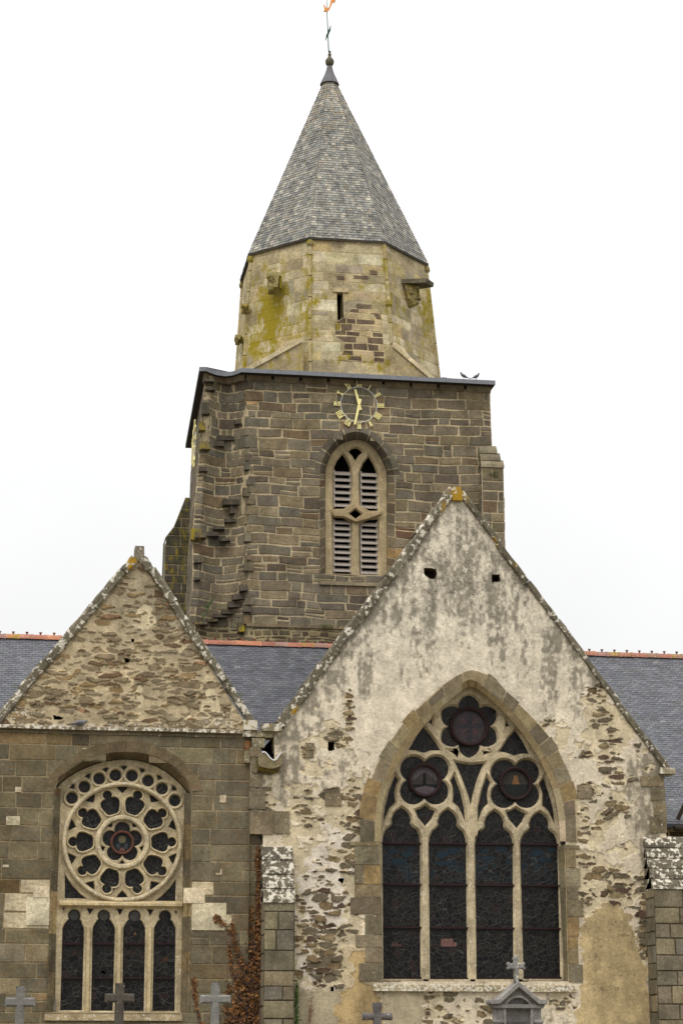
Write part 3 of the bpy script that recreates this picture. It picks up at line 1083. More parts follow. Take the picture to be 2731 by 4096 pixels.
mb = MB()
MORT_D = A(186, 172, 134)
u0, u1 = None, None
for k in range(8):
    rect = [(0.0, ZD0), (2.2, ZD0), (2.2, ZD1), (0.0, ZD1)]
    polys = [rect]
    if k == 0:      # slit opening on the front face
        f0 = Vector(octv(0, 23.5, RB, RT, ZD0, ZD1, XB, XTOP)); f1 = Vector(octv(1, 23.5, RB, RT, ZD0, ZD1, XB, XTOP))
        Yf = f0.y
        ua, ub = [(PX(q, 1230, Yf) - f0.x) / (f1.x - f0.x) * 2.2 for q in (1345, 1369)]
        sz0, sz1 = PZ(1357, 1283, Yf), PZ(1357, 1172, Yf)
        polys = [rect, [(ua, sz0), (ub, sz0), (ub, sz1), (ua, sz1)]]
    masonry(mb, polys, ZD0, ZD1, (0.26, 0.42), (0.35, 0.95), dmap(k), dcol, daux, joint=0.016, proud=0.006, mortar=MORT_D, sub=0.3, seed=50 + k, irr=0.15, bev=0.006)
pz0, pz1 = PZ(1400, 1452, Yf), PZ(1400, 1236, Yf)
uu = lambda px: (PX(px, 1340, Yf) - f0.x) / (f1.x - f0.x) * 2.2
patch = [(uu(1345), pz0), (uu(1516), pz0), (uu(1516), pz1 - .3), (uu(1505), pz1), (uu(1395), pz1), (uu(1390), pz1 - .3), (uu(1336), pz1 - .35), (uu(1334), pz1 - 1.0), (uu(1375), pz1 - 1.1)]
masonry(mb, [patch], pz0, pz1, (0.15, 0.23), (0.24, 0.55), (lambda g: (lambda u, v, p: g(u, v, p + .012)))(dmap(0)), lambda x, y, z: varc(A(92, 80, 68), .2) if rng.random() < .64 else varc(A(168, 154, 122), .1), daux, joint=0.022, proud=0.008, mortar=A(186, 172, 136), seed=66, irr=.1, jit=.014)
for (a, b, w_, h_) in ((1362, 1112, 34, 16), (1443, 1110, 60, 16), (1497, 1090, 30, 20), (1450, 1230, 60, 22), (1490, 1262, 34, 20), (1388, 1180, 40, 0)):
    if h_ == 0: continue
    q0, q1 = uu(a - w_ / 2), uu(a + w_ / 2); v1_, v0_ = PZ(a, b - h_ / 2, Yf), PZ(a, b + h_ / 2, Yf)
    one_stone(mb, [(q0, v0_), (q1, v0_), (q1, v1_), (q0, v1_)], dmap(0), lambda x, y, z: varc(A(104, 92, 76), .15), daux, .016)
# slit: lintel, sill, back face painted near-black for the shade inside
x0, x1 = PX(1345, 1230, Yf), PX(1369, 1230, Yf)
mb.box(x0 - .12, x1 + .16, Yf - 0.09, Yf + 0.2, sz1, sz1 + 0.13, A(170, 158, 124), (0.2, 0, .2, 0))
mb.box(x0 - .06, x1 + .12, Yf - 0.05, Yf + 0.2, sz0 - 0.12, sz0, A(182, 172, 142), (0.3, 0, .2, 0))
for s_, xx in ((0, x0), (1, x1)):
    mb.face([(xx, Yf - 0.02, sz0), (xx, Yf + 0.5, sz0), (xx, Yf + 0.5, sz1), (xx, Yf - 0.02, sz1)], A(140, 128, 100), AUX0)
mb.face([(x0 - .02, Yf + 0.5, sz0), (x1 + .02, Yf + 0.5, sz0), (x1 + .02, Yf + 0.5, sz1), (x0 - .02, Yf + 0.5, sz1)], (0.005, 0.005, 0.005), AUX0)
# corner shafts
for k in range(8):
    a0 = Vector(octv(k, ZD0, RB, RT, ZD0, ZD1, XB, XTOP)); a1 = Vector(octv(k, ZD1, RB, RT, ZD0, ZD1, XB, XTOP))
    n_ = 7
    for i in range(n_):
        p, q = a0.lerp(a1, i / n_ + 0.004), a0.lerp(a1, (i + 1) / n_ - 0.004)
        px, py = proj(p.x, p.y, p.z)
        mb.tube([p, q], 0.06, 8, varc(A(172, 160, 124), .08), aux=daux(q.x, q.y, q.z))
    o_ = (a0.lerp(a1, 0.55 if k in (1,) else 0.93))
    mb.tube([o_ + Vector((0, 0, -.1)), o_, o_ + Vector((0, 0, .1)), o_ + Vector((0, 0, .16))], [0.05, 0.11, 0.10, 0.05], 8, varc(A(120, 112, 84)), aux=(0.6, 0, .4, 0))
mb.build('spire_drum', M['stone'], church, 'octagonal pale stone drum with yellow moss below the spire')

# broaches: sloped stone wedges on the two front corners
for (pts, yb) in (([(958, 1478), (1215, 1480), (1210, 1362)], 56.9), ([(1752, 1515), (1555, 1500), (1565, 1380)], 57.1)):
    mb = MB()
    a, b, c = pts
    A1 = Vector(P(a[0], a[1], 56.22)); A1.z = ZD0 + .05
    B1 = Vector(P(b[0], b[1], 56.32)); B1.z = ZD0 + .05
    C1 = Vector(P(c[0], c[1], 56.42))
    sgn = 1 if b[0] > a[0] else -1
    D1 = A1 + Vector((sgn * -0.05, 2.1, 0)); 
    E1 = C1 + Vector((sgn * -0.35, 0.4, 0.02))
    cc = A(178, 166, 136)
    if sgn > 0:
        # front face of the wedge, stones
        mb.face([A1, B1, C1], A(150, 138, 108), (0.35, 0, .2, .2))
    else:
        mb.face([B1, A1, C1], A(150, 138, 108), (0.25, 0, .2, .2))
    # sloping slabs
    n_ = 3
    for i in range(n_):
        t0, t1 = i / n_ + .003, (i + 1) / n_ - .003
        p = [A1.lerp(C1, t0), A1.lerp(C1, t1), D1.lerp(E1, t1), D1.lerp(E1, t0)]
        up = Vector((-sgn * 0.04, -0.05, 0.07))
        p2 = [q + up for q in p]
        p3 = [q + Vector((0, -0.06, -0.05)) for q in (p[0], p[1])]
        c = varc(cc, .08)
        mb.face([p2[0], p2[1], p2[2], p2[3]] if sgn < 0 else [p2[3], p2[2], p2[1], p2[0]], c, (0.15, 0.1, .1, .1))
        mb.face([p3[0], p3[1], p2[1], p2[0]], c, (0.1, 0.1, .1, .1))
    mb.face([A1 + up, D1 + up, D1, A1], cc)
    mb.build('broach', M['stone'], church)

# gargoyles: broken heads on the drum
def head(px, py, Y, w_, h_, dx, slab, nm='gargoyle', label=None):
    mb = MB()
    c = P(px, py, Y); s = (P(px + 10, py, Y) - P(px, py, Y)).x / 10
    W, H = w_ * s, h_ * s
    r_ = random.Random(int(px))
    stc = A(142, 132, 92)
    for k in range(9):
        u, v = r_.uniform(-.32, .32) * W, r_.uniform(-.42, .42) * H
        rr = r_.uniform(.14, .26) * W
        p0 = Vector((c.x + u, c.y, c.z + v))
        mb.tube([p0 + Vector((0, .1, 0)), p0 + Vector((dx * .1, -.08, -.02)), p0 + Vector((dx * .2, -.24, -.05)), p0 + Vector((dx * .2, -.34, -.07))], [rr * .9, rr * 1.1, rr * .95, rr * .4], 9, varc(stc), aux=(0.42, 0, .55, 0))
    mb.hexa([(c.x - W * .32 + dx * .1, c.y - .30, c.z - H * .3), (c.x + W * .3 + dx * .1, c.y - .30, c.z - H * .3), (c.x + W * .34, c.y + .2, c.z - H * .42), (c.x - W * .34, c.y + .2, c.z - H * .42), (c.x - W * .4, c.y - .24, c.z + H * .42), (c.x + W * .36, c.y - .24, c.z + H * .42), (c.x + W * .4, c.y + .2, c.z + H * .45), (c.x - W * .4, c.y + .2, c.z + H * .45)], varc(stc), (0.4, 0, .6, 0))
    mb.box(c.x - W * .55, c.x + W * .5, c.y - .2, c.y + .1, c.z + H * .42, c.z + H * .6, varc(A(160, 150, 116)), (0.5, 0, .2, 0))
    mb.box(c.x + W * .42, c.x + W * .62, c.y - .1, c.y + .1, c.z - H * .2, c.z + H * .5, varc(A(130, 124, 80)), (0.7, 0, .3, 0))
    if slab:
        z_ = c.z + H * .55
        mb.hexa([(c.x - W * .9, c.y - .15, z_ - .03), (c.x + W * .8, c.y - .6, z_ - .12), (c.x + W * 1.5, c.y - .2, z_ - .1), (c.x, c.y + .5, z_),
                 (c.x - W * .9, c.y - .15, z_ + .09), (c.x + W * .9, c.y - .6, z_ + .02), (c.x + W * 1.55, c.y - .2, z_ + .03), (c.x, c.y + .5, z_ + .12)], A(96, 90, 74), (0.1, 0, .4, 0))
    if w_ < 30:
        mb.tube([c, c.lerp(Vector((XB, YC, c.z)), .3)], [.09, .12], 8, varc(stc), aux=(.3, 0, .4, 0))
    mb.build(nm, M['stone'], church, label)


head(1094, 1140, 57.35, 52, 75, -0.4, False, label='worn carved head on the left face of the drum')
head(1637, 1185, 57.55, 60, 85, 0.6, True, label='worn gargoyle under a flat slab on the right face of the drum')
head(978, 1238, 58.25, 26, 26, -.3, False, label='small mossy stone knob at the left edge of the drum')
head(953, 1362, 59.1, 26, 26, -.3, False, label='lowest mossy stone knob at the left edge of the drum')

# ------------------------------------------------------------------ spire
ZS0 = ZD1 - 0.12; ZS1 = PZ(1318, 338, YC)
RS0, RS1 = 2.92, 0.225
PAL_S = [((144, 144, 138), 5), ((134, 135, 131), 5), ((153, 151, 143), 4), ((122, 124, 122), 3), ((158, 157, 148), 2), ((110, 112, 110), 1.5), ((136, 132, 120), 1.5)]


def scol(x, y, z):
    c = varc(pick(PAL_S), 0.10)
    r_ = rng.random()
    if r_ < 0.06: c = A(180, 176, 164)
    t = (z - ZS0) / (ZS1 - ZS0)
    if t > 0.6 and rng.random() < (t - .55) * 1.3: c = mixc(c, A(168, 158, 136), .6)
    return c


mb = MB()
for k in range(8):
    v = [octv(k, ZS0, RS0, RS1, ZS0, ZS1, XTOP, XAP), octv(k + 1, ZS0, RS0, RS1, ZS0, ZS1, XTOP, XAP),
         octv(k + 1, ZS1, RS0, RS1, ZS0, ZS1, XTOP, XAP), octv(k, ZS1, RS0, RS1, ZS0, ZS1, XTOP, XAP)]
    tiles(mb, v[0], v[1], v[2], v[3], 0.096, 0.118, 0.014, scol, lambda x, y, z: (0.05, 0.0, 0.6, 0), seed=60 + k, ragged=0.3)
    mb.face(v, A(90, 88, 82))
    w0 = octv(k, ZS0 - .03, RS0 - .3, 0, ZS0 - .03, ZS1, XTOP, XAP); w1 = octv(k + 1, ZS0 - .03, RS0 - .3, 0, ZS0 - .03, ZS1, XTOP, XAP)
    mb.face([v[1], v[0], w0, w1], A(46, 42, 36))
    a_, b_ = Vector(v[0]), Vector(v[1])
    dn = Vector((0, 0, -0.05))
    mb.face([a_ + dn, b_ + dn, b_, a_], A(60, 56, 50))
mb.build('spire', M['slate'], church, 'tall eight sided spire covered in weathered grey slates')
mb = MB()
prof = [(340, .30), (336, .29), (320, .235), (300, .16), (282, .11), (266, .08)]
zz = [(PZ(1318, a, YC), r_) for a, r_ in prof]
X_ = lambda z: XAP
cap = [(XAP, YC, z) for z, _ in zz]
mb.tube(cap, [r_ for _, r_ in zz], 16)
mb.build('spire_cap', plain_mat('dark_lead', A(92, 92, 96), .6, 0, .2, 9), church, 'lead cone capping the spire', smooth=True)
mb = MB()
bz = PZ(1316, 247, YC)
prof = [(-.16, .03), (-.13, .09), (-.08, .125), (0, .14), (.06, .125), (.12, .085), (.16, .05), (.2, .045), (.24, .06), (.27, .04), (.31, .035), (.34, .05), (.37, .02)]
mb.tube([(XAP, YC, bz + a) for a, _ in prof], [r_ for _, r_ in prof], 16)
mb.build('finial_ball', plain_mat('old_bronze', A(84, 80, 64), .7, 0, .2, 20), church, 'dark metal ball at the tip of the spire', smooth=True)

# ------------------------------------------------------------------ weathervane
base = Vector((XAP, YC, bz + .36))
vane = thing('weathervane', 'gilded cockerel weathervane on a thin green rod above the spire ball', 'weathervane', base)
pv = lambda a, b, dy=0.0: Vector(P(a, b, YC + dy))
mb = MB(); mb.tube([pv(1314.5, 208), pv(1312, 150), pv(1309.5, 90), pv(1307.5, 45)], [.02, .017, .016, .014], 6)
mb.build('rod', M['verdigris'], vane)
mb = MB()
mb.tube([pv(1323, 102, -.3), pv(1318, 118, -.1), pv(1313, 132), pv(1308, 143, .1), pv(1301, 163, .35)], [.01, .026, .034, .028, .01], 6)
mb.tube([pv(1320, 118), pv(1306, 144)], [.03, .03], 6)
mb.build('cross_arm', M['verdigris'], vane)
ck = [(1293, 17), (1299, 20), (1302, 29), (1308, 32), (1314, 30), (1318, 22), (1321, 8), (1322, -6), (1326, -14), (1340, -18), (1350, -12), (1343, 0), (1338, 13), (1334, 8), (1328, 16), (1323, 28), (1317, 40), (1309, 47), (1297, 48), (1294, 44), (1297, 36), (1296, 28)]
me = panel_mesh(XZ(ck, YC), [], YC - .02, .05, .008, 1)
finish_panel('cockerel', me, M['copper'], vane, pcol((230, 160, 100)))
mb = MB(); mb.tube([pv(1308, 32), pv(1308, 8), pv(1308, -20)], [.012, .010, .006], 6)
mb.build('spike', M['verdigris'], vane)


# ------------------------------------------------------------------ clocks
def clock(center, xdir, R, label, loc_group=None):
    t = thing('tower_clock', label, 'clock', center, loc_group)
    c = Vector(center); xd = Vector(xdir).normalized(); zd = Vector((0, 0, 1)); nd_ = xd.cross(zd).normalized()  # faces the viewer
    T = lambda u, v, p=0.0: c + xd * u + zd * v + nd_ * p
    mb = MB()
    n_ = 64
    for i in range(n_):
        a0, a1 = 2 * pi * i / n_, 2 * pi * (i + 1) / n_
        ra, rb = R * 0.99, R * 1.015
        f = [T(ra * cos(a0), ra * sin(a0), .02), T(ra * cos(a1), ra * sin(a1), .02), T(rb * cos(a1), rb * sin(a1), .02), T(rb * cos(a0), rb * sin(a0), .02)]
        g = [q - nd_ * .02 for q in f]
        mb.face(f[::-1]); mb.face([f[0], f[1], g[1], g[0]]); mb.face([f[3], f[2], g[2], g[3]][::-1])
    mb.build('ring', M['silver'], t)

    def bar(mb, p0, p1, w_, a, r0):
        # p0,p1 in glyph space (u right, v up), glyph placed radially
        (u0, v0), (u1, v1) = p0, p1
        rot = lambda u, v: ((u) * cos(a) + (r0 + v) * sin(a), -(u) * sin(a) + (r0 + v) * cos(a))
        fr_ = []
        for p in (0.035, 0.0):
            for (u, v) in ((u0 - w_, v0), (u0 + w_, v0), (u1 + w_, v1), (u1 - w_, v1)):
                q = rot(u, v); fr_.append(T(q[0], q[1], p))
        mb.hexa([fr_[0], fr_[1], fr_[5], fr_[4], fr_[3], fr_[2], fr_[6], fr_[7]])
    H = R * 0.34; g = R * 0.088; th = R * 0.027
    nums = {12: 'XII', 1: 'I', 2: 'II', 3: 'III', 4: 'IIII', 5: 'V', 6: 'VI', 7: 'VII', 8: 'VIII', 9: 'IX', 10: 'X', 11: 'XI'}
    wid = {'I': 1.0, 'V': 1.7, 'X': 1.9}
    for k, s in nums.items():
        mb = MB(); a = radians(30 * k)
        tot = sum(wid[ch] for ch in s) * g; u = -tot / 2
        for ch in s:
            w_ = wid[ch] * g
            if ch == 'I': bar(mb, (u + w_ / 2, 0), (u + w_ / 2, H), th * .82, a, R * 1.02)
            elif ch == 'V':
                bar(mb, (u + w_ / 2, 0), (u + th, H), th * 1.2, a, R * 1.02); bar(mb, (u + w_ / 2, 0), (u + w_ - th, H), th * .7, a, R * 1.02)
            else:
                bar(mb, (u + w_ - th, 0), (u + th, H), th * 1.2, a, R * 1.02); bar(mb, (u + th, 0), (u + w_ - th, H), th * .7, a, R * 1.02)
            u += w_
        bar(mb, (0, 0), (0, R * .018), tot / 2, a, R * 1.02); bar(mb, (0, H), (0, H + R * .018), tot / 2, a, R * 1.02)
        mb.build('numeral', M['gold'], t)
    for nm, ang, l0, l1, w_ in (('hour_hand', -14, -.33, .86, .062), ('minute_hand', 192, -.30, 1.20, .058)):
        mb = MB(); a = radians(ang)
        fr_ = []
        for p in (0.09 if nm[0] == 'm' else .065, 0.045):
            for (u, v, k) in ((-1, l0, 1.25), (1, l0, 1.25), (1, l1, .85), (-1, l1, .85)):
                uu, vv = u * w_ * k * R, v * R
                fr_.append(T(uu * cos(a) + vv * sin(a), -uu * sin(a) + vv * cos(a), p))
        mb.hexa([fr_[0], fr_[1], fr_[5], fr_[4], fr_[3], fr_[2], fr_[6], fr_[7]])
        mb.build(nm, M['gold'], t)
    mb = MB(); mb.tube([T(0, 0, 0), T(0, 0, .1)], R * .05, 12); mb.build('hub', M['gold'], t)
    return t


c0 = P(1434.5, 1619.4, YT - 0.03)
Rc = (P(1434.5 + 72, 1619, YT).x - c0.x)
clock(c0, (1, 0, 0), Rc * .99, 'gilded skeleton clock with roman numerals above the belfry window')
yc = 58.6
xw = interp(18.4, tL) + (interp(18.4, tLb) - interp(18.4, tL)) * (yc - YT) / (YK - YT) - 0.05
clock((xw, yc, PZ(783, 1775, yc)), ((interp(18.4, tL) - interp(18.4, tLb)), -(YK - YT), 0), Rc * .99, 'second gilded clock seen edge-on on the left side of the tower')

# =================================================================== NAVE ROOF
RY = 55.2
RZ = 12.36
EY, EZ = 49.35, 7.30
RX0, RX1 = -9.0, 26.0
PAL_R = [((92, 94, 101), 6), ((85, 87, 95), 4), ((99, 101, 108), 4), ((87, 90, 95), 2), ((102, 105, 110), 1)]


def ncol(x, y, z):
    c = varc(pick(PAL_R), 0.08)
    if rng.random() < .012: c = A(*rng.choice([(74, 76, 80), (122, 122, 124), (84, 90, 84)]))
    px, py = proj(x, y, z)
    if px > 2200 and rng.random() < 0.003: return A(150, 150, 148)
    return c


mb = MB()
tiles(mb, (RX0, EY - .25, EZ - .2), (RX1, EY - .25, EZ - .2), (RX1, RY, RZ - 0.02), (RX0, RY, RZ - 0.02), 0.098, 0.165, 0.008, ncol,
      lambda x, y, z: (0, 0.10 if x > 14 else 0.0, .12, 0), seed=90, ragged=0.08)
mb.face([(RX0, EY - .25, EZ - .2), (RX1, EY - .25, EZ - .2), (RX1, RY, RZ - 0.02), (RX0, RY, RZ - 0.02)], A(40, 42, 46))
mb.face([(RX1, 2 * RY - EY, EZ), (RX0, 2 * RY - EY, EZ), (RX0, RY, RZ - 0.02), (RX1, RY, RZ - 0.02)], A(90, 93, 104), (0, 0, .2, 0))
mb.face([(RX0, EY - .25, EZ - .28), (RX1, EY - .25, EZ - .28), (RX1, EY - .25, EZ - .2), (RX0, EY - .25, EZ - .2)], A(60, 60, 64))
roof = mb.build('nave_roof', M['slate'], church, 'blue grey slate roof of the nave')
PAL_RT = [((160, 110, 92), 4), ((150, 101, 87), 3), ((144, 114, 105), 3), ((134, 110, 100), 1.5), ((176, 122, 94), 2)]
rt_mat = masonry_mat('terracotta', 0.8, bumps=0.3, rough=0.8)
rr = random.Random(4)
x = RX0 + 0.1
LT = 0.352
while x < RX1 - .4:
    pxa, _ = proj(x, RY, RZ)
    if pxa < -120 or pxa > 2850: x += LT; continue
    mb = MB()
    c = varc(pick(PAL_RT), 0.1)
    if pxa > 2200: c = mixc(c, A(150, 110, 96), .35)
    moss = 0.45 if rr.random() < .16 else (0.2 if pxa > 2200 else 0.0)
    dz = rr.uniform(-.006, .006)
    prof = [(-.14, -.075), (-.11, -.01), (-.06, .045), (0, .065), (.06, .045), (.11, -.01), (.14, -.075)]
    for e0, e1, k in ((0.0, LT - .07, 1.0), (LT - .075, LT - .004, 1.13)):
        for (a, b), (c2, d) in zip(prof[:-1], prof[1:]):
            mb.face([(x + e1, RY + a * k, RZ + b * k + dz), (x + e0, RY + a * k, RZ + b * k + dz), (x + e0, RY + c2 * k, RZ + d * k + dz), (x + e1, RY + c2 * k, RZ + d * k + dz)][::-1], c, (moss, .15, .1, 0))
    mb.tube([(x + LT * .5, RY, RZ + .06), (x + LT * .5, RY, RZ + .10), (x + LT * .5, RY, RZ + .112), (x + LT * .5, RY, RZ + .128)], [.022, .026, .045, .04], 8, mixc(c, (0.03, 0.02, 0.02), .45))
    mb.build('ridge_tile', rt_mat, church)
    x += LT

# =================================================================== RIGHT CHAPEL
YR = 48.0
gr_out = XZ([(1050, 4700), (1050, 3336), (1002, 3336), (1002, 3050), (1030, 3042), (1060, 3040), (1097, 3036), (1098, 2925), (1130, 2915), (1828, 1972), (2672, 3092), (2650, 3110), (2664, 3360), (2700, 4700)], YR)
c8 = lambda pts: [(1400 + a / 1.5726, 2600 + b / 1.5726) for a, b in pts]
c10 = lambda pts: [(1480 + a / 1.912, 2640 + b / 1.912) for a, b in pts]
# arch lines of the big window
w_o = [(75, 1205), (75, 1000), (105, 870), (160, 735), (205, 640), (290, 520), (350, 440), (430, 360), (500, 295), (590, 212), (680, 155), (757, 122), (830, 145), (900, 175), (960, 262), (1060, 345), (1150, 435), (1225, 510), (1290, 605), (1335, 700), (1372, 790), (1405, 880), (1420, 1000), (1425, 1205)]
w_a = [(150, 1205), (155, 1000), (188, 870), (240, 745), (290, 640), (355, 545), (425, 455), (500, 370), (590, 290), (680, 222), (757, 172), (840, 235), (940, 315), (1040, 412), (1120, 510), (1185, 600), (1240, 700), (1290, 800), (1325, 900), (1345, 1000), (1352, 1100), (1355, 1205)]
w_b = [(188, 1205), (196, 1010), (228, 880), (278, 760), (328, 662), (390, 570), (458, 482), (535, 395), (620, 318), (700, 254), (757, 218), (826, 268), (915, 342), (1008, 436), (1085, 530), (1148, 620), (1202, 716), (1248, 815), (1282, 912), (1302, 1008), (1312, 1100), (1316, 1205)]
YG = YR + 0.40      # front of the tracery
wo, wa = XZ(smooth_line(c8(w_o), 1), YR), XZ(smooth_line(c8(w_a), 1), YR)
wb_px = c8(w_b)
wbl = XZ(smooth_line(wb_px, 1), YR + 0.22)
win_hole = wa + XZ(c8([(1385, 2085), (150, 2085)]), YR)
putlogs = [XZ(q, YR) for q in ([(1694, 2272), (1744, 2275), (1746, 2300), (1738, 2318), (1716, 2314), (1696, 2300)], [(1964, 2298), (1998, 2298), (2000, 2326), (1966, 2330)],
                               [(1313, 2966), (1338, 2968), (1336, 3002), (1313, 3004)], [(1357, 3512), (1378, 3512), (1372, 3536), (1352, 3522)], [(1322, 3946), (1336, 3946), (1336, 3966), (1322, 3966)])]

EXP = [(1395, 2850, 20, 80, 1.0), (1340, 2950, 55, 45, .9), (1225, 3002, 34, 34, 1.2), (1235, 3070, 60, 40, .35), (1180, 3160, 50, 40, .5), (1075, 3190, 26, 60, .8), (1220, 3230, 70, 90, .6),
       (1330, 3180, 50, 26, 1.1), (1420, 3190, 60, 60, .85), (1420, 3300, 80, 90, .85), (1300, 3300, 110, 80, .55), (1250, 3480, 90, 140, .45), (1400, 3450, 90, 110, .8), (1330, 3600, 120, 90, .8), (1290, 3740, 110, 90, 1.0), (1300, 3860, 110, 90, 1.1), (1200, 3900, 40, 60, .8), (1240, 3650, 80, 120, .75),
       (2380, 2790, 50, 60, .8), (2400, 2870, 70, 60, .8), (2430, 2950, 80, 60, .8), (2330, 3010, 70, 40, .8), (2440, 3030, 60, 40, .8), (2450, 3100, 90, 60, .7), (2350, 3170, 60, 50, .8), (2460, 3230, 60, 50, .9), (2335, 3250, 40, 60, .7), (2350, 3330, 70, 50, .7), (2430, 3270, 60, 30, .8),
       (2340, 3440, 70, 50, .9), (2500, 3400, 60, 50, .6), (2400, 3500, 120, 50, .9), (2480, 3560, 90, 70, 1.0), (2340, 3600, 60, 60, .8), (2575, 3700, 30, 200, 1.1), (2190, 2890, 36, 26, .9), (2250, 2960, 30, 50, .7), (2590, 3070, 30, 20, .9), (2560, 3000, 60, 40, .5),
       (1700, 3990, 130, 30, 1.0), (1780, 4050, 130, 50, .75), (2240, 4010, 60, 40, .8), (1560, 4060, 90, 60, .25), (1960, 4060, 120, 60, .5), (1480, 2950, 20, 30, .3)]
STAIN = [(1400, 2560, 80, 110, .75), (1480, 2430, 80, 110, .8), (1590, 2300, 50, 100, .8), (1650, 2200, 50, 70, .8), (1720, 2120, 40, 70, .7), (1760, 2240, 60, 120, .45), (1860, 2120, 50, 100, .35), (1870, 2350, 60, 150, .6), (1960, 2430, 60, 160, .6), (1560, 2480, 60, 140, .4),
         (1700, 2470, 90, 160, .45), (2060, 2480, 60, 160, .55), (2100, 2350, 50, 120, .55), (2030, 2210, 40, 60, .7), (2200, 2660, 26, 140, .9), (2230, 2560, 40, 100, .75), (2295, 2750, 24, 130, .8), (2290, 2560, 26, 90, .8), (2370, 2680, 30, 90, .8), (1310, 2700, 22, 120, .9), (1365, 2640, 30, 90, .7), (1240, 2810, 50, 90, .8), (1280, 2880, 30, 80, .6),
         (1190, 2920, 50, 70, .9), (1120, 2950, 60, 70, .8), (1160, 3060, 90, 60, .75), (1080, 3080, 60, 60, .8), (1050, 3160, 40, 90, .8), (1150, 3140, 60, 60, .5), (1340, 3060, 100, 60, .5), (1460, 2700, 30, 60, .7), (1600, 2680, 60, 60, .3), (1750, 2660, 60, 50, .35), (2530, 3160, 60, 80, .6), (2600, 3120, 50, 110, .8), (2560, 3220, 50, 80, .6), (2480, 2790, 30, 90, .5), (2590, 3500, 20, 300, .9), (2610, 3330, 30, 60, .7), (1560, 4040, 80, 60, .6), (1480, 4000, 40, 70, .5), (2210, 4060, 60, 60, .4), (1830, 2000, 14, 20, .4), (2000, 2560, 70, 60, .4)]
BARE = [(2440, 2880, 110, 160, .6), (2400, 3400, 140, 300, .6), (1300, 3500, 170, 420, .7), (1800, 4030, 300, 70, .4)]
ochR = [(2368, 3647), (2399, 3619), (2439, 3612), (2473, 3633), (2514, 3653), (2534, 3714), (2555, 3789), (2575, 3850), (2592, 3911), (2602, 3992), (2606, 4150), (2290, 4150), (2310, 3992), (2324, 3925), (2324, 3789), (2327, 3687), (2341, 3667), (2361, 3664)]
ochL = [(1375, 3780), (1492, 3780), (1490, 3915), (1528, 3950), (1535, 4150), (1175, 4150), (1180, 3955), (1310, 3955), (1372, 3960)]
ochL2 = [(1412, 3800), (1440, 3792), (1462, 3815), (1462, 3835), (1448, 3850), (1455, 3875), (1448, 3895), (1452, 3925), (1470, 3935), (1500, 3960), (1530, 4000), (1532, 4150), (1340, 4150), (1345, 4025), (1372, 3960), (1400, 3940), (1415, 3900), (1420, 3860), (1400, 3850), (1408, 3825)]


def arr(c): return np.array(A(*c))[None, :]


def soft(mask_poly, px, py, wob=14):
    n1 = (fbm(px / 26, py / 26, 41, 5) - .5) * wob * 4; n2 = (fbm(px / 26, py / 26, 47, 5) - .5) * wob * 4
    return inpoly(px + n1, py + n2, mask_poly)


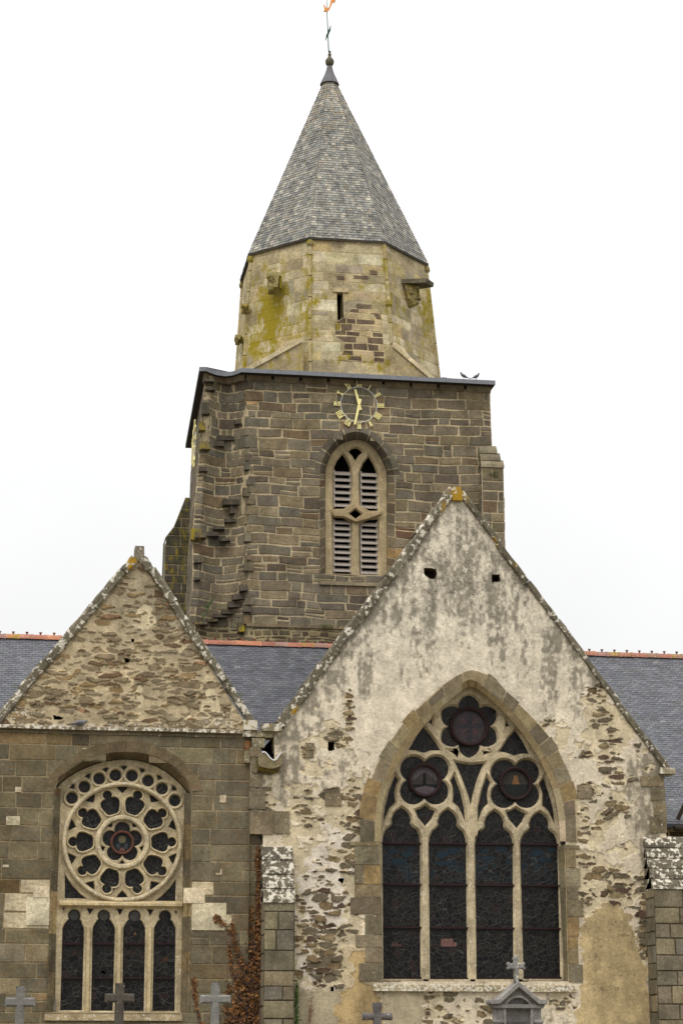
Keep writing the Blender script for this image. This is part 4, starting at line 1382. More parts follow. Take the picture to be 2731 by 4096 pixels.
def wallR(px, py, x, z):
    n = len(x)
    f1 = fbm(x * 1.1, z * 1.1, 2, 5); f2 = fbm(x * 6, z * 6, 8, 4); f3 = fbm(x * 22, z * 22, 12, 3)
    # plaster
    base = arr((213, 206, 190)) * (0.80 + 0.36 * f1[:, None]) * (0.88 + 0.24 * f3[:, None])
    warm = np.clip((py - 2500) / 900, 0, 1)[:, None] * 0.7
    base = base * (1 - warm * np.array([[0.02, 0.08, 0.17]]))
    base = base * (1 + .16 * blobs(px, py, [(1600, 2780, 200, 160, 1), (1400, 3000, 120, 160, 1), (2330, 2820, 90, 200, .8), (1880, 2560, 200, 120, .5)])[:, None])
    # dark algae streaks
    st = np.minimum(1.1, blobs(px, py, STAIN) * 1.18 + .10 * (py < 2500) * (py > 1980))
    sn = fbm(x * 6.5 + f1, z * 1.1, 21, 5); sn2 = fbm(x * 13, z * 9, 23, 5)
    s_ = np.clip((st * 1.2 + (sn - .5) * 2.0 + (sn2 - .5) * 2.2 - 0.22) * 1.05, 0, 0.85) * (st > 0.08)
    s_ = np.maximum(s_, np.clip((sn2 - .50) * 5 + (sn - .5) * 1.6, 0, .42) * np.clip((3000 - py) / 700, 0.3, 1))
    wet = np.array([[0.30, 0.295, 0.28]])
    base = base * (1 - s_[:, None]) + base * wet * s_[:, None]
    # cracked surface near the apex
    _, _, ce = cells(x * 4.5 + f2, z * 4.5 + f1 * 2, 33)
    cr = (ce < 0.045) & (py < 2420) & (f1 > .36)
    base = np.where(cr[:, None], base * 0.55, base)
    pit = f3 * f2 > 0.42
    base = np.where((pit)[:, None], base * 0.72, base)
    # where the plaster has gone: mortar and rubble
    wx = x + (fbm(x * 4, z * 4, 61) - .5) * 0.22; wz = z + (fbm(x * 4, z * 4, 67) - .5) * 0.10
    e = blobs(px, py, EXP)
    rid = np.zeros(n); vis = np.zeros(n, bool); sc_ = np.zeros((n, 3)); hgt = np.zeros(n)
    for k, (cw, chh, sd_) in enumerate(((0.40, 0.15, 71), (0.19, 0.075, 83))):
        i1, i2, ed = cells(wx / cw, wz / chh, sd_)
        thr = 0.10 + (1 - np.clip(e, 0, 1)) * 0.55 + (i2 - .5) * 0.3
        v = (ed > thr) & (i1 < e * 1.15 + (fbm(x * 2, z * 2, 91) - .5) * 0.9 - (0.10 if k == 0 else 0.42)) & (e > 0.12)
        v &= ~vis
        i3 = np.mod(i1 * 7.31 + i2 * 3.7, 1.0)[:, None]
        a_, b_, c_ = arr((106, 97, 80)), arr((122, 106, 80)), arr((88, 72, 60))
        cc = np.where(i3 < .45, a_, np.where(i3 < .72, b_, np.where(i3 < .88, c_, arr((140, 126, 98)))))
        cc = cc * (0.7 + 0.6 * f2[:, None]) * (0.75 + 0.5 * f3[:, None])
        sc_ = np.where(v[:, None], cc, sc_); vis |= v
        hgt = np.where(v, (np.mod(i2 * 5.1, 1) - .2) * 0.055, hgt)
        edge = (ed > thr) & (ed < thr + 0.09) & v
        sc_ = np.where(edge[:, None], sc_ * 0.6, sc_)
    bare = np.clip(blobs(px, py, BARE) * 1.5 + (f1 - .5) * 2, 0, 1)
    mort = arr((202, 190, 162)) * (0.66 + 0.5 * f2[:, None]) * (0.85 + .3 * f3[:, None])
    k_ = (np.clip(e * 1.3 + bare * .6 + (f2 - .5) * 1.5 - .45, 0, 1) > .35)[:, None]
    white = (blobs(px, py, [(1290, 3560, 80, 160, .9), (1450, 3480, 60, 30, .9), (1330, 3350, 90, 60, .5), (1230, 3860, 60, 80, .6)]) + (f2 - .5) > .35)[:, None]
    mort = np.where(white, arr((222, 214, 200)) * (0.85 + .3 * f3[:, None]), mort)
    col = np.where(k_, mort, base)
    col = np.where(vis[:, None], sc_, col)
    dep = (f1 - .5) * 0.03 + f2 * .012 + np.where(k_[:, 0], -0.018, 0.0) + hgt
    # lower renders
    for poly, c_, d_ in ((ochL, (192, 178, 148), .012), (ochL2, (186, 163, 120), .0), (ochR, (194, 175, 134), .012)):
        m_ = soft(poly, px, py)
        cc = arr(c_) * (0.82 + 0.32 * f1[:, None]) * (0.9 + 0.2 * f3[:, None])
        damp = np.clip((fbm(x * .9, z * .6, 131, 4) - .45) * 3, 0, .3); cc = cc * (1 - damp[:, None]) * (.92 + .16 * f2[:, None])
        crk = (np.abs(fbm(x * 2.2, z * 9, 99, 4) - .5) < .010) & (f1 > .42)
        cc = np.where(crk[:, None], cc * .6, cc)
        col = np.where(m_[:, None], cc, col); dep = np.where(m_, d_ + (f1 - .5) * .02, dep)
    lowgrey = (soft([(1180, 3952), (1372, 3955), (1340, 4030), (1338, 4200), (1100, 4200)], px, py) | (soft([(1535, 3945), (1700, 3950), (1690, 4200), (1535, 4200)], px, py)))
    cc = arr((166, 156, 132)) * (0.7 + 0.55 * f1[:, None]) * (.85 + .3 * f3[:, None])
    col = np.where(lowgrey[:, None], cc, col); dep = np.where(lowgrey, 0.0, dep)
    aux = np.zeros((n, 4)); aux[:, 2] = 0.22
    return dep, col * np.minimum(1, .80 / np.maximum(col.max(1), .01))[:, None], aux


chapelR = seg_grid('gable_wall', gr_out, [win_hole] + putlogs, YR, 0.0165, wallR, M['plaster'], church, 'tall gable wall with flaking cream plaster over rubble and dark streaks')
# thickness behind the holes, quoins, voussoirs
DKR = (0.012, 0.011, 0.010)
for h in putlogs:
    mb = MB()
    for i in range(len(h)):
        a, b = h[i], h[(i + 1) % len(h)]
        mb.face([(a[0], YR + 0.02, a[1]), (b[0], YR + 0.02, b[1]), (b[0], YR + .4, b[1]), (a[0], YR + .4, a[1])], A(96, 84, 66))
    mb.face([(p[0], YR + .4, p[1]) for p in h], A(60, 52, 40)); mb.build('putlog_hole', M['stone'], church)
mb = MB()
PAL_Q = [((126, 117, 97), 4), ((116, 108, 90), 4), ((134, 122, 95), 3), ((136, 118, 84), 1.2), ((106, 98, 82), 2)]
qcol = lambda x, y, z: varc(pick(PAL_Q), .12)
qaux = lambda x, y, z: (0.05, 0.02, .3, .3)
# voussoirs: tooth the outer line
r2 = random.Random(19)
wo2 = []
for i, (x, z) in enumerate(wo):
    wo2.append((x, z))
loft_stones(mb, [(wo2, YR - 0.03), (wa, YR - 0.03)], (0.34, 0.62), qcol, qaux, 0.022, A(186, 170, 136), 5, tooth=.08)
# jamb quoins both sides (long and short)
zsp = PZ(*c8([(100, 1205)])[0], YR); zbt = PZ(*c8([(200, 2085)])[0], YR)
z = zbt; k = 0
jl = [(240, 20), (235, 60), (150, 60), (130, 60), (120, 55)]
while z < zsp - .05:
    h = r2.uniform(0.26, 0.48); h = min(h, zsp - z)
    f = (z - zbt) / (zsp - zbt)
    wi = r2.choice((100, 150, 60, 120)); 
    inL = 206 - 10 * f; x0, x1 = PX(*c8([(inL - 50 - wi, 1600)])[0], YR), PX(*c8([(inL - 5 + 6, 1600)])[0], YR)
    x1 = PX(*c8([(182 + 22 * (1 - f), 1600)])[0], YR)
    c = qcol(x0, 0, z)
    mb.box(x0, x1, YR - 0.03, YR + .42, z + .01, z + h - .01, c, (0.05, .1, .3, .3))
    if r2.random() < .3: mb.box(x0, x0 + (x1 - x0) * .35, YR - 0.036, YR - .02, z + .02, z + h - .02, qcol(0, 0, 0), (0.05, .1, .3, .3))
    wi = r2.choice((70, 100, 60, 85))
    xr0, xr1 = PX(*c8([(1362, 1600)])[0], YR), PX(*c8([(1362 + wi, 1600)])[0], YR)
    mb.box(xr0, xr1, YR - 0.03, YR + .1, z + .01, z + h - .01, qcol(0, 0, 0), (0.05, .1, .3, .3))
    mb.face([(xr0 - .004, YR + .012, z), (PX(*c8([(1316 + 16 * (1 - f), 1600)])[0], YG), YG + .02, z), (PX(*c8([(1316 + 16 * (1 - f), 1600)])[0], YG), YG + .02, z + h), (xr0 - .004, YR + .012, z + h)], A(150, 138, 110))
    mb.face([(xr0 - .02, YR - .004, z), (xr1, YR - .004, z), (xr1, YR - .004, z + h), (xr0 - .02, YR - .004, z + h)], A(170, 156, 126))
    mb.face([(x0 + .05, YR - .004, z), (x1 - .004, YR - .004, z), (x1 - .004, YR - .004, z + h), (x0 + .05, YR - .004, z + h)], A(170, 156, 126))
    # splayed inner jamb on the right
    xi = PX(*c8([(1316 + 16 * (1 - f), 1600)])[0], YG)
    mb.hexa([(xr0 - .004, YR - .02, z + .006), (xr0 + .02, YG + .1, z + .006), (xi, YG + .1, z + .006), (xi - .0, YG, z + .006),
             (xr0 - .004, YR - .02, z + h - .006), (xr0 + .02, YG + .1, z + h - .006), (xi, YG + .1, z + h - .006), (xi, YG, z + h - .006)], varc(A(124, 116, 92), .1), (0.05, .1, .3, .3))
    z += h
for sx in ((2650, 60), (1030, -1)):
    pass
# big quoin blocks on the left corner of the gable
for (a, b, c_, d_) in [(1004, 3030, 1046, 3090), (1000, 3100, 1048, 3150), (998, 3158, 1060, 3236), (1000, 3242, 1092, 3336), (1094, 3245, 1158, 3334), (1000, 2990, 1040, 3028)]:
    mq = MB(); mq.box(PX(a, b, YR), PX(c_, b, YR), YR - 0.05, YR + .5, PZ(a, d_, YR), PZ(a, b, YR), varc(A(124, 115, 94), .1), (0.05, .15, .35, .3)); mq.build('quoin_stone', M['stone'], church)
for (a, b, c_, d_) in [(2560, 3105, 2652, 3145), (2600, 3150, 2656, 3200), (2610, 3205, 2660, 3262), (2596, 3266, 2662, 3330), (1222, 2972, 1256, 3002), (1222, 3004, 1254, 3030), (1300, 3175, 1366, 3222), (1310, 2940, 1352, 2962), (2306, 3140, 2364, 3194)]:
    mq = MB(); mq.box(PX(a, b, YR), PX(c_, b, YR), YR - 0.03, YR + .3, PZ(a, d_, YR), PZ(a, b, YR), varc(A(122, 113, 92), .12), (0.05, .15, .35, .3)); mq.build('quoin_stone', M['stone'], church)
mb.build('window_surround', M['stone'], church, 'dark voussoirs and quoins of the plastered gable')
# outer side walls of the chapel (right side) and body
mb = MB()
xr = PX(2655, 3200, YR)
mb.face([(xr, YR + .02, 0), (xr, EY + .6, 0), (xr, EY + .6, 8.6), (xr, YR + .02, 8.2)], A(150, 138, 108), (0, .1, .3, .3))
mb.build('side_wall', M['stone'], church); mb = MB()
xl = PX(1000, 3200, YR)
mb.face([(xl, YR + .02, 0), (xl, EY + .6, 0), (xl, EY + .6, 8.8), (xl, YR + .02, 8.8)][::-1], A(130, 118, 94), (0, .1, .3, .3))
mb.build('side_wall', M['stone'], church)

# ---- main window: limestone frame with flowing tracery
mw = group_obj('main_window', church, 'four light pointed window with flowing limestone tracery and dark stained glass')


def foil(cx, cy, n, Rc, r, rot, sx=1.0, sy=1.0, pts=12, pointed=0.0):
    o = []
    N_ = n * pts
    for i in range(N_):
        ph = 2 * pi * i / N_ + rot
        d = ((ph - rot + pi / n) % (2 * pi / n)) - pi / n
        q = r * r - (Rc * sin(d)) ** 2
        R = Rc * cos(d) + sqrt(max(q, 0))
        R += pointed * max(0.0, 1 - abs(d) / (pi / n) * 2.2) ** 1.5
        o.append((cx + R * sin(ph) * sx, cy - R * cos(ph) * sy))
    return o


holes = []
holes.append(c10(foil(760, 505, 6, 150, 80, 0, 1.0, 1.0, 12, 10)))
holes.append(c10(foil(418, 918, 4, 122, 98, pi / 4, 1.0, 1.0, 14)))
holes.append(c10(foil(1112, 945, 4, 122, 98, pi / 4, 1.0, 1.0, 14)))
T10 = [[(410, 512), (378, 555), (335, 620), (298, 683), (355, 688), (412, 706), (465, 688), (542, 686), (505, 630), (462, 570)],
       [(1110, 537), (1062, 590), (1018, 660), (990, 695), (1050, 705), (1105, 728), (1150, 712), (1218, 715), (1180, 635), (1145, 580)],
       [(655, 778), (712, 792), (768, 800), (820, 793), (872, 786), (845, 850), (815, 930), (790, 1020), (772, 1112), (755, 1030), (725, 950), (690, 860)],
       [(195, 880), (218, 912), (200, 960), (188, 1010), (196, 1088), (150, 1130), (102, 1240), (118, 1120), (148, 1000)],
       [(643, 880), (618, 918), (634, 960), (640, 1010), (636, 1082), (676, 1118), (705, 1170), (732, 1245), (722, 1130), (692, 1000)],
       [(893, 890), (922, 932), (905, 980), (898, 1030), (905, 1092), (868, 1130), (845, 1180), (828, 1240), (828, 1130), (855, 1000)],
       [(1328, 900), (1300, 945), (1318, 1000), (1326, 1050), (1322, 1106), (1368, 1150), (1418, 1258), (1400, 1120), (1365, 1000)],
       [(424, 1112), (385, 1136), (350, 1146), (368, 1200), (424, 1268), (472, 1212), (498, 1152), (455, 1138)],
       [(1112, 1132), (1080, 1152), (1046, 1160), (1065, 1215), (1124, 1284), (1165, 1232), (1190, 1172), (1150, 1156)],
       [(476, 442), (452, 472), (478, 494)], [(1042, 466), (1040, 508), (1068, 494)],
       [(612, 690), (662, 692), (656, 722)], [(874, 722), (910, 700), (900, 690), (868, 700)]]
holes += [c10(t) for t in T10]
lanc = []
for (x0, x1, dy, yb, xb0, xb1) in ((206, 442, 0, 2066, 213, 447), (498, 732, 11, 2070, 506, 741), (790, 1026, 20, 2073, 799, 1031), (1074, 1308, 28, 2066, 1095, 1327)):
    w_ = x1 - x0; cx = (x0 + x1) / 2
    T = lambda u, v: (cx + u * w_ / 236.0, v + dy)
    head_ = [T(-118, 1215), T(-112, 1165), T(-96, 1130), T(-66, 1106), T(-56, 1088), T(-60, 1062), T(-48, 1030), T(-26, 1006), T(0, 990), T(26, 1006), T(48, 1030), T(60, 1062), T(56, 1088), T(66, 1106), T(96, 1130), T(112, 1165), T(118, 1215)]
    L_ = head_ + [(xb1, yb), (xb0, yb)]
    lanc.append(c8(L_))
holes += lanc
frm = c8([(180, 1300)]) + [(a - 3, b) for a, b in smooth_line(wb_px, 1)]
frame_o = [(a, b) for a, b in smooth_line(c8([(172 if x < 757 else 0, 0)]), 0)] if False else None
outer = smooth_line(c8([(165, 1205), (172, 1010), (205, 872), (256, 748), (306, 650), (368, 556), (438, 468), (515, 380), (602, 302), (690, 236), (757, 196), (836, 250), (928, 328), (1022, 424), (1100, 520), (1165, 610), (1220, 708), (1268, 808), (1302, 906), (1324, 1004), (1334, 1100), (1338, 1205)]), 1) + c8([(1342, 2085), (190, 2085)])
me = panel_mesh(XZ(outer, YG), [XZ(h, YG) for h in holes], YG, 0.20, 0.05, 0)
finish_panel('tracery', me, M['granite'], mw, pcol((184, 172, 144)), paux(0.4, 0.5, .3))
# splayed arch order
mb = MB()
gcol = lambda x, y, z: varc(pick([((188, 175, 142), 3), ((178, 163, 128), 2), ((194, 182, 154), 2)]), .07)
loft_stones(mb, [(wa, YR - 0.01), (wbl, YR + .2), (XZ(smooth_line(wb_px, 1), YG), YG)], (0.6, 0.9), gcol, lambda x, y, z: (0, .08, .2, .15), 0.012, A(150, 130, 96), 8)
# inner left jamb
la = XZ([(1400 + 182 / 1.5726, 2600 + 2085 / 1.5726), (1400 + 150 / 1.5726, 2600 + 1205 / 1.5726)], YR)
mb.build('arch_moulding', M['granite'], mw, smooth=False)
mb = MB()
fo = XZ(outer, YG)
gx0, gx1 = min(p[0] for p in fo), max(p[0] for p in fo)
mb.face([(p[0], YG + .1, p[1]) for p in fo])
mb.build('glass', glass_mat('stained_glass_main_b', 8.5, (66, 68, 66), 0.75, blue=(PZ(1800, 3500, YG), PZ(1800, 3400, YG))), mw)
for L_ in lanc:
    xa_, xb2 = L_[-1][0], L_[-2][0]
    for yy in (3372, 3537, 3709):
        xo = (yy - 3372) / 540 * 8
        p = P(L_[0][0] + xo - 4, yy + (L_[0][0] - 1532) * .008, YG + .07); q = P(L_[16][0] + xo + 4, yy + (L_[0][0] - 1532) * .008 + 2, YG + .07)
        mb = MB(); mb.box(p.x, q.x, YG + .04, YG + .09, p.z - .02, p.z + .02); mb.build('saddle_bar', M['iron'], mw)
    p = P(L_[-1][0], L_[-1][1] - 4, YG + .1); q = P(L_[-2][0], L_[-2][1] - 4, YG + .1)
    mb = MB(); mb.box(p.x, q.x, YG + .05, YG + .095, p.z - .02, p.z + .015); mb.build('saddle_bar', M['iron'], mw)


def ironring(cx, cy, R, w_, Y, mat, parent, name='iron_ring'):
    mb = MB(); c = P(cx, cy, Y); s = (P(cx + 10, cy, Y).x - c.x) / 10
    R *= s; w_ *= s; n_ = 40
    prof = [(R - w_, .03), (R - w_, -.03), (R, -.05), (R + w_ * .6, -.03), (R + w_ * .6, .03)]
    for i in range(n_):
        a0, a1 = 2 * pi * i / n_, 2 * pi * (i + 1) / n_
        for (r0, d0), (r1, d1) in zip(prof[:-1], prof[1:]):
            mb.face([(c.x + r0 * cos(a0), Y + d0, c.z + r0 * sin(a0)), (c.x + r0 * cos(a1), Y + d0, c.z + r0 * sin(a1)), (c.x + r1 * cos(a1), Y + d1, c.z + r1 * sin(a1)), (c.x + r1 * cos(a0), Y + d1, c.z + r1 * sin(a0))])
    return mb.build(name, mat, parent)


ironring(1480 + 758 / 1.912, 2640 + 508 / 1.912, 73, 8, YG + .04, M['iron'], mw)
ironring(1480 + 418 / 1.912, 2640 + 920 / 1.912, 62, 8, YG + .04, M['iron'], mw)
ironring(1480 + 1112 / 1.912, 2640 + 945 / 1.912, 61, 8, YG + .04, M['iron'], mw)
# sill
mb = MB()
p, q = P(1490, 3935, YR), P(2300, 3935, YR)
r2 = random.Random(33)
x = p.x
while x < q.x - .1:
    l = min(r2.uniform(.7, 1.4), q.x - x)
    mb.hexa([(x + .006, YR - .08, p.z - .16), (x + l - .006, YR - .08, p.z - .16), (x + l - .006, YG + .2, p.z - .16), (x + .006, YG + .2, p.z - .16),
             (x + .006, YR - .06, p.z - .02), (x + l - .006, YR - .06, p.z - .02), (x + l - .006, YG + .2, p.z + .10), (x + .006, YG + .2, p.z + .10)], varc(A(150, 140, 112), .1), (0, 1.0, .4, .2))
    x += l
mb.build('sill', M['stone'], mw)

# =================================================================== COPINGS


def coping(name, p0, p1, Y, w_in, up, depth, fwd, seg, seed, label, lich=.9, orange=(), Ysoff=0.0):
    """slabs laid along the rake from photo point p0 (low) to p1 (high)"""
    a, b = P(p0[0], p0[1], Y), P(p1[0], p1[1], Y)
    a2, b2 = Vector((a.x, a.z)), Vector((b.x, b.z))
    d = (b2 - a2); L = d.length; d.normalize()
    n_ = Vector((-d.y, d.x))
    if n_.y < 0: n_ = -n_
    mb = MB(); r_ = random.Random(seed); s = 0.0
    while s < L - .05:
        l = min(r_.uniform(*seg), L - s)
        if L - s - l < seg[0] * .5: l = L - s
        o_ = r_.uniform(-.02, .02); fy = Y - fwd + r_.uniform(-.02, .02); wi = w_in * r_.uniform(.88, 1.12); u_ = up * r_.uniform(.9, 1.1)
        m_ = 5
        rings = []
        for i in range(m_ + 1):
            c = a2 + d * (s + .006 + (l - .012) * i / m_)
            j = [r_.uniform(-.012, .012) for _ in range(8)]
            pf = []
            for k, (t_, y_) in enumerate(((-wi, Y + .05), (-wi, fy + .03), (-wi * .7, fy), (u_ * .5, fy), (u_, fy + .05), (u_, Y + depth))):
                q = c + n_ * (t_ + o_ + j[k])
                pf.append((q.x, y_ + j[(k + 3) % 8] * .6, q.y))
            rings.append(pf)
        c = varc(A(108, 103, 88), .16)
        for i in range(m_):
            for k in range(5):
                pts = [rings[i][k], rings[i + 1][k], rings[i + 1][k + 1], rings[i][k + 1]]
                ax = []
                for q in pts:
                    px_, py_ = proj(*q)
                    ax.append((float(blobs(px_, py_, list(orange))) if orange else 0.0, lich, .5, .1))
                mb.face(pts, c, ax)
        mb.face(rings[0], c, (0, lich * .5, .5, 0)); mb.face(rings[-1][::-1], c, (0, lich * .5, .5, 0))
        s += l
    return mb.build(name, M['lichen'], church, label)


ORA = [(1830, 1985, 30, 40, 1.3), (1800, 2030, 26, 26, 1.3), (1915, 2078, 14, 10, 1.3), (1975, 2170, 14, 24, 1.1), (2050, 2250, 14, 14, .9), (535, 2255, 22, 26, 1.4), (1085, 2910, 30, 14, 1.2), (1180, 2845, 16, 16, 1.0), (1016, 2916, 12, 14, .7)]
coping('coping', (1118, 2900), (1815, 1962), YR, 0.10, 0.13, .55, .10, (.7, 1.3), 101, 'lichen covered coping on the left slope of the plastered gable', .72, ORA)
coping('coping', (2672, 3085), (1838, 1972), YR, 0.07, 0.08, .55, .09, (.8, 1.3), 102, 'narrow coping on the right slope of the plastered gable', .55, ORA)
YLf = 48.15
coping('coping', (-32, 2912), (540, 2232), YLf, 0.09, 0.11, .55, .10, (.6, 1.1), 103, 'lichen covered coping on the left slope of the rubble gable', .72, ORA)
coping('coping', (1000, 2885), (572, 2232), YLf, 0.09, 0.10, .55, .10, (.6, 1.1), 104, 'lichen covered coping on the right slope of the rubble gable', .72, ORA)


def block(mb, px0, py0, px1, py1, Yf, Yb_, col, aux, jit=.01, taper=0.0):
    a, b = P(px0, py1, Yf), P(px1, py0, Yf)
    j = lambda: random.Random(px0 * 7 + py0).uniform(-jit, jit)
    t = taper * (b.x - a.x)
    z1 = b.z
    mb.hexa([(a.x, Yf, a.z), (b.x, Yf, a.z), (b.x, Yb_, a.z), (a.x, Yb_, a.z), (a.x + t, Yf + .01, z1), (b.x - t, Yf + .01, z1 + j()), (b.x - t, Yb_, z1), (a.x + t, Yb_, z1)], col, aux)


mb = MB()
block(mb, 1810, 1948, 1848, 2000, YR - .1, YR + .35, A(124, 118, 100), (.9, .4, .4, 0), taper=.12)
mb.build('gable_stub', M['lichen'], church, 'mossy orange stump at the peak of the plastered gable'); mb = MB()
block(mb, 1062 - 12, 2895, 1128, 2922, YR - .16, YR + .4, A(130, 124, 104), (.2, .8, .4, 0))
mb.build('kneeler', M['lichen'], church); mb = MB()
block(mb, 2640, 3070, 2700, 3094, YR - .16, YR + .4, A(140, 132, 110), (.1, .8, .4, 0))
mb.build('kneeler', M['lichen'], church)
mb = MB()
block(mb, 537, 2184, 581, 2242, YLf - .08, YLf + .3, A(118, 112, 98), (.1, .2, .4, 0), taper=.08)
mb.build('gable_stub', M['lichen'], church)
mb = MB()
block(mb, 975, 2880, 1030, 2918, YLf - .18, YLf + .4, A(140, 130, 104), (.4, 1.3, .3, 0))
block(mb, 972, 2919, 1028, 2946, YLf - .14, YLf + .4, A(120, 112, 92), (.1, .8, .3, 0))
mb.build('kneeler', M['lichen'], church)

# valley blocks with the water spout
mb = MB()
V = lambda *a: varc(A(*a), .1)
block(mb, 1026, 2924, 1092, 2948, YR + .02, YR + .45, V(140, 132, 106), (.2, .5, .4, 0))
block(mb, 1094, 2924, 1160, 2948, YR + .02, YR + .45, V(130, 124, 100), (.2, .4, .4, 0))
block(mb, 1008, 2952, 1060, 2988, YR - .01, YR + .42, V(140, 132, 108), (.1, .5, .5, .2))
block(mb, 1006, 2990, 1044, 3008, YR + .0, YR + .42, V(134, 126, 102), (.1, .5, .5, .2))
block(mb, 1096, 2950, 1140, 2988, YR + .0, YR + .42, V(138, 132, 108), (.1, .5, .5, 0))
block(mb, 1097, 2990, 1118, 3008, YR + .02, YR + .42, V(130, 120, 96), (.1, .3, .5, .3))
block(mb, 980, 2962, 1005, 3000, YR + .06, YR + .42, V(120, 84, 50), (.1, .2, .4, .6))
block(mb, 978, 3002, 1028, 3050, YR + .04, YR + .42, V(140, 130, 104), (.1, .5, .4, .2))
mb.build('parapet_blocks', M['stone'], church, 'short parapet with an outlet slot between the two gables')
# spout: curved stone channel with a zinc lip
mb = MB()
prof = [(-50, 8), (-36, -6), (-26, -8), (-16, 0), (-4, 16), (6, 24), (14, 26), (22, 20), (32, 6), (40, -4), (46, -2)]
n_ = len(prof)
f_ = [P(1084 + a, 3018 + b, YR - .42) for a, b in prof]; g_ = [Vector((P(1084 + a, 3018 + b, YR).x, YR + .35, P(1084 + a, 3018 + b, YR).z + .05)) for a, b in prof]
for i in range(n_ - 1):
    mb.face([f_[i + 1], f_[i], g_[i], g_[i + 1]], A(150, 140, 108), (.1, .1, .3, 0))
und = [P(1084 + a, 3018 + b, YR - .40) for a, b in [(-50, 8), (-50, 46), (-36, 50), (0, 56), (30, 50), (44, 40), (46, -2)]]
for i in range(n_ - 1):
    t0, t1 = i / (n_ - 1) * 6, (i + 1) / (n_ - 1) * 6
    lp = lambda t: Vector(und[min(5, int(t))]).lerp(Vector(und[min(5, int(t)) + 1]), t - min(5, int(t)))
    mb.face([f_[i], f_[i + 1], lp(t1), lp(t0)], varc(A(134, 124, 98), .06), (.12, .1, .4, .1))
    a_, b_ = lp(t0), lp(t1)
    mb.face([a_, b_, (b_.x, YR + .1, b_.z - .12), (a_.x, YR + .1, a_.z - .12)], A(90, 82, 62), (.4, 0, .5, 0))
mb.build('water_spout', M['stone'], church, 'curved stone water spout between the gables')
mb = MB()
mb.tube([(p.x, p.y - .012, p.z + .012) for p in f_[1:-1]], .016, 6)
mb.build('spout_lip', M['zinc'], church)

# =================================================================== LEFT CHAPEL
YW = 48.15
gl_out = XZ([(-24, 2900), (555, 2205), (1006, 2932)], YW)
EXL = [(300, 2700, 400, 200, .8), (555, 2400, 150, 150, .75), (700, 2700, 300, 200, .75), (500, 2850, 500, 60, .7)]


def wallL(px, py, x, z):
    n = len(x)
    f1 = fbm(x * 1.3, z * 1.3, 102, 5); f2 = fbm(x * 6, z * 6, 108, 4); f3 = fbm(x * 22, z * 22, 112, 3)
    mort = arr((190, 176, 146)) * (0.62 + 0.55 * f2[:, None]) * (0.82 + 0.36 * f3[:, None])
    grey_ = np.clip((2620 - py) / 250 + (px - 600) / 500 + (f1 - .5) * 3, 0, 1)[:, None]
    mort = mort * (1 - grey_ * np.array([[.30, .27, .22]]))
    pale = (blobs(px, py, [(560, 2760, 40, 80, .7), (840, 2800, 30, 80, .8), (330, 2880, 300, 30, .5), (580, 2480, 60, 60, .4)]) + (f1 - .5) * 1.2 > .42)[:, None]
    mort = np.where(pale, arr((206, 194, 164)) * (0.8 + .3 * f3[:, None]), mort)
    wx = x + (fbm(x * 3, z * 3, 161) - .5) * 0.35; wz = z + (fbm(x * 3, z * 3, 167) - .5) * 0.14
    col = mort; dep = (f1 - .5) * .03 + f2 * .01
    vis = np.zeros(n, bool)
    for k, (cw, chh, sd_) in enumerate(((0.42, 0.13, 171), (0.2, 0.065, 183))):
        i1, i2, ed = cells(wx / cw, wz / chh, sd_)
        thr = 0.10 + (i2) * 0.30
        v = (ed > thr) & (i1 < (0.62 if k == 0 else 0.38) + (fbm(x * 1.7, z * 1.7, 191) - .5) * 1.1) & ~vis & ~(pale[:, 0] & (i1 > .3))
        i3 = np.mod(i1 * 7.31 + i2 * 3.7, 1.0)[:, None]
        cc = np.where(i3 < .45, arr((132, 119, 96)), np.where(i3 < .62, arr((146, 126, 92)), np.where(i3 < .76, arr((108, 88, 68)), np.where(i3 < .975, arr((138, 128, 106)), arr((150, 120, 92))))))
        cc = cc * (0.7 + 0.6 * f2[:, None]) * (0.75 + 0.5 * f3[:, None]) * (1 - grey_ * .12)
        edge = (ed < thr + 0.07) & v
        cc = np.where(edge[:, None], cc * 0.68, cc)
        col = np.where(v[:, None], cc, col); vis |= v
        dep = np.where(v, dep + .01 + (np.mod(i2 * 5.1, 1) - .35) * 0.055, dep)
    aux = np.zeros((n, 4)); aux[:, 2] = .25; aux[:, 3] = .15
    aux[:, 1] = blobs(px, py, [(80, 2850, 60, 20, .9), (880, 2890, 80, 30, 1.0), (300, 2900, 600, 8, .8), (30, 2860, 50, 30, .8)])
    return dep, np.clip(col, .01, .85), aux


putL = [XZ([(214, 2862), (240, 2864), (256, 2872), (244, 2880), (216, 2878)], YW), XZ([(524, 2556), (538, 2556), (538, 2568), (526, 2570)], YW), XZ([(498, 2634), (520, 2636), (518, 2650), (500, 2650)], YW)]
seg_grid('gable_wall', gl_out, putL, YW, 0.0165, wallL, M['plaster'], church, 'triangular rubble gable above the rose window')
for h in putL:
    mb = MB()
    for i in range(len(h)):
        a, b = h[i], h[(i + 1) % len(h)]
        mb.face([(a[0], YW + 0.02, a[1]), (b[0], YW + 0.02, b[1]), (b[0], YW + .4, b[1]), (a[0], YW + .4, a[1])], A(96, 84, 66))
    mb.face([(p_[0], YW + .4, p_[1]) for p_ in h], A(40, 34, 28)); mb.build('putlog_hole', M['stone'], church)
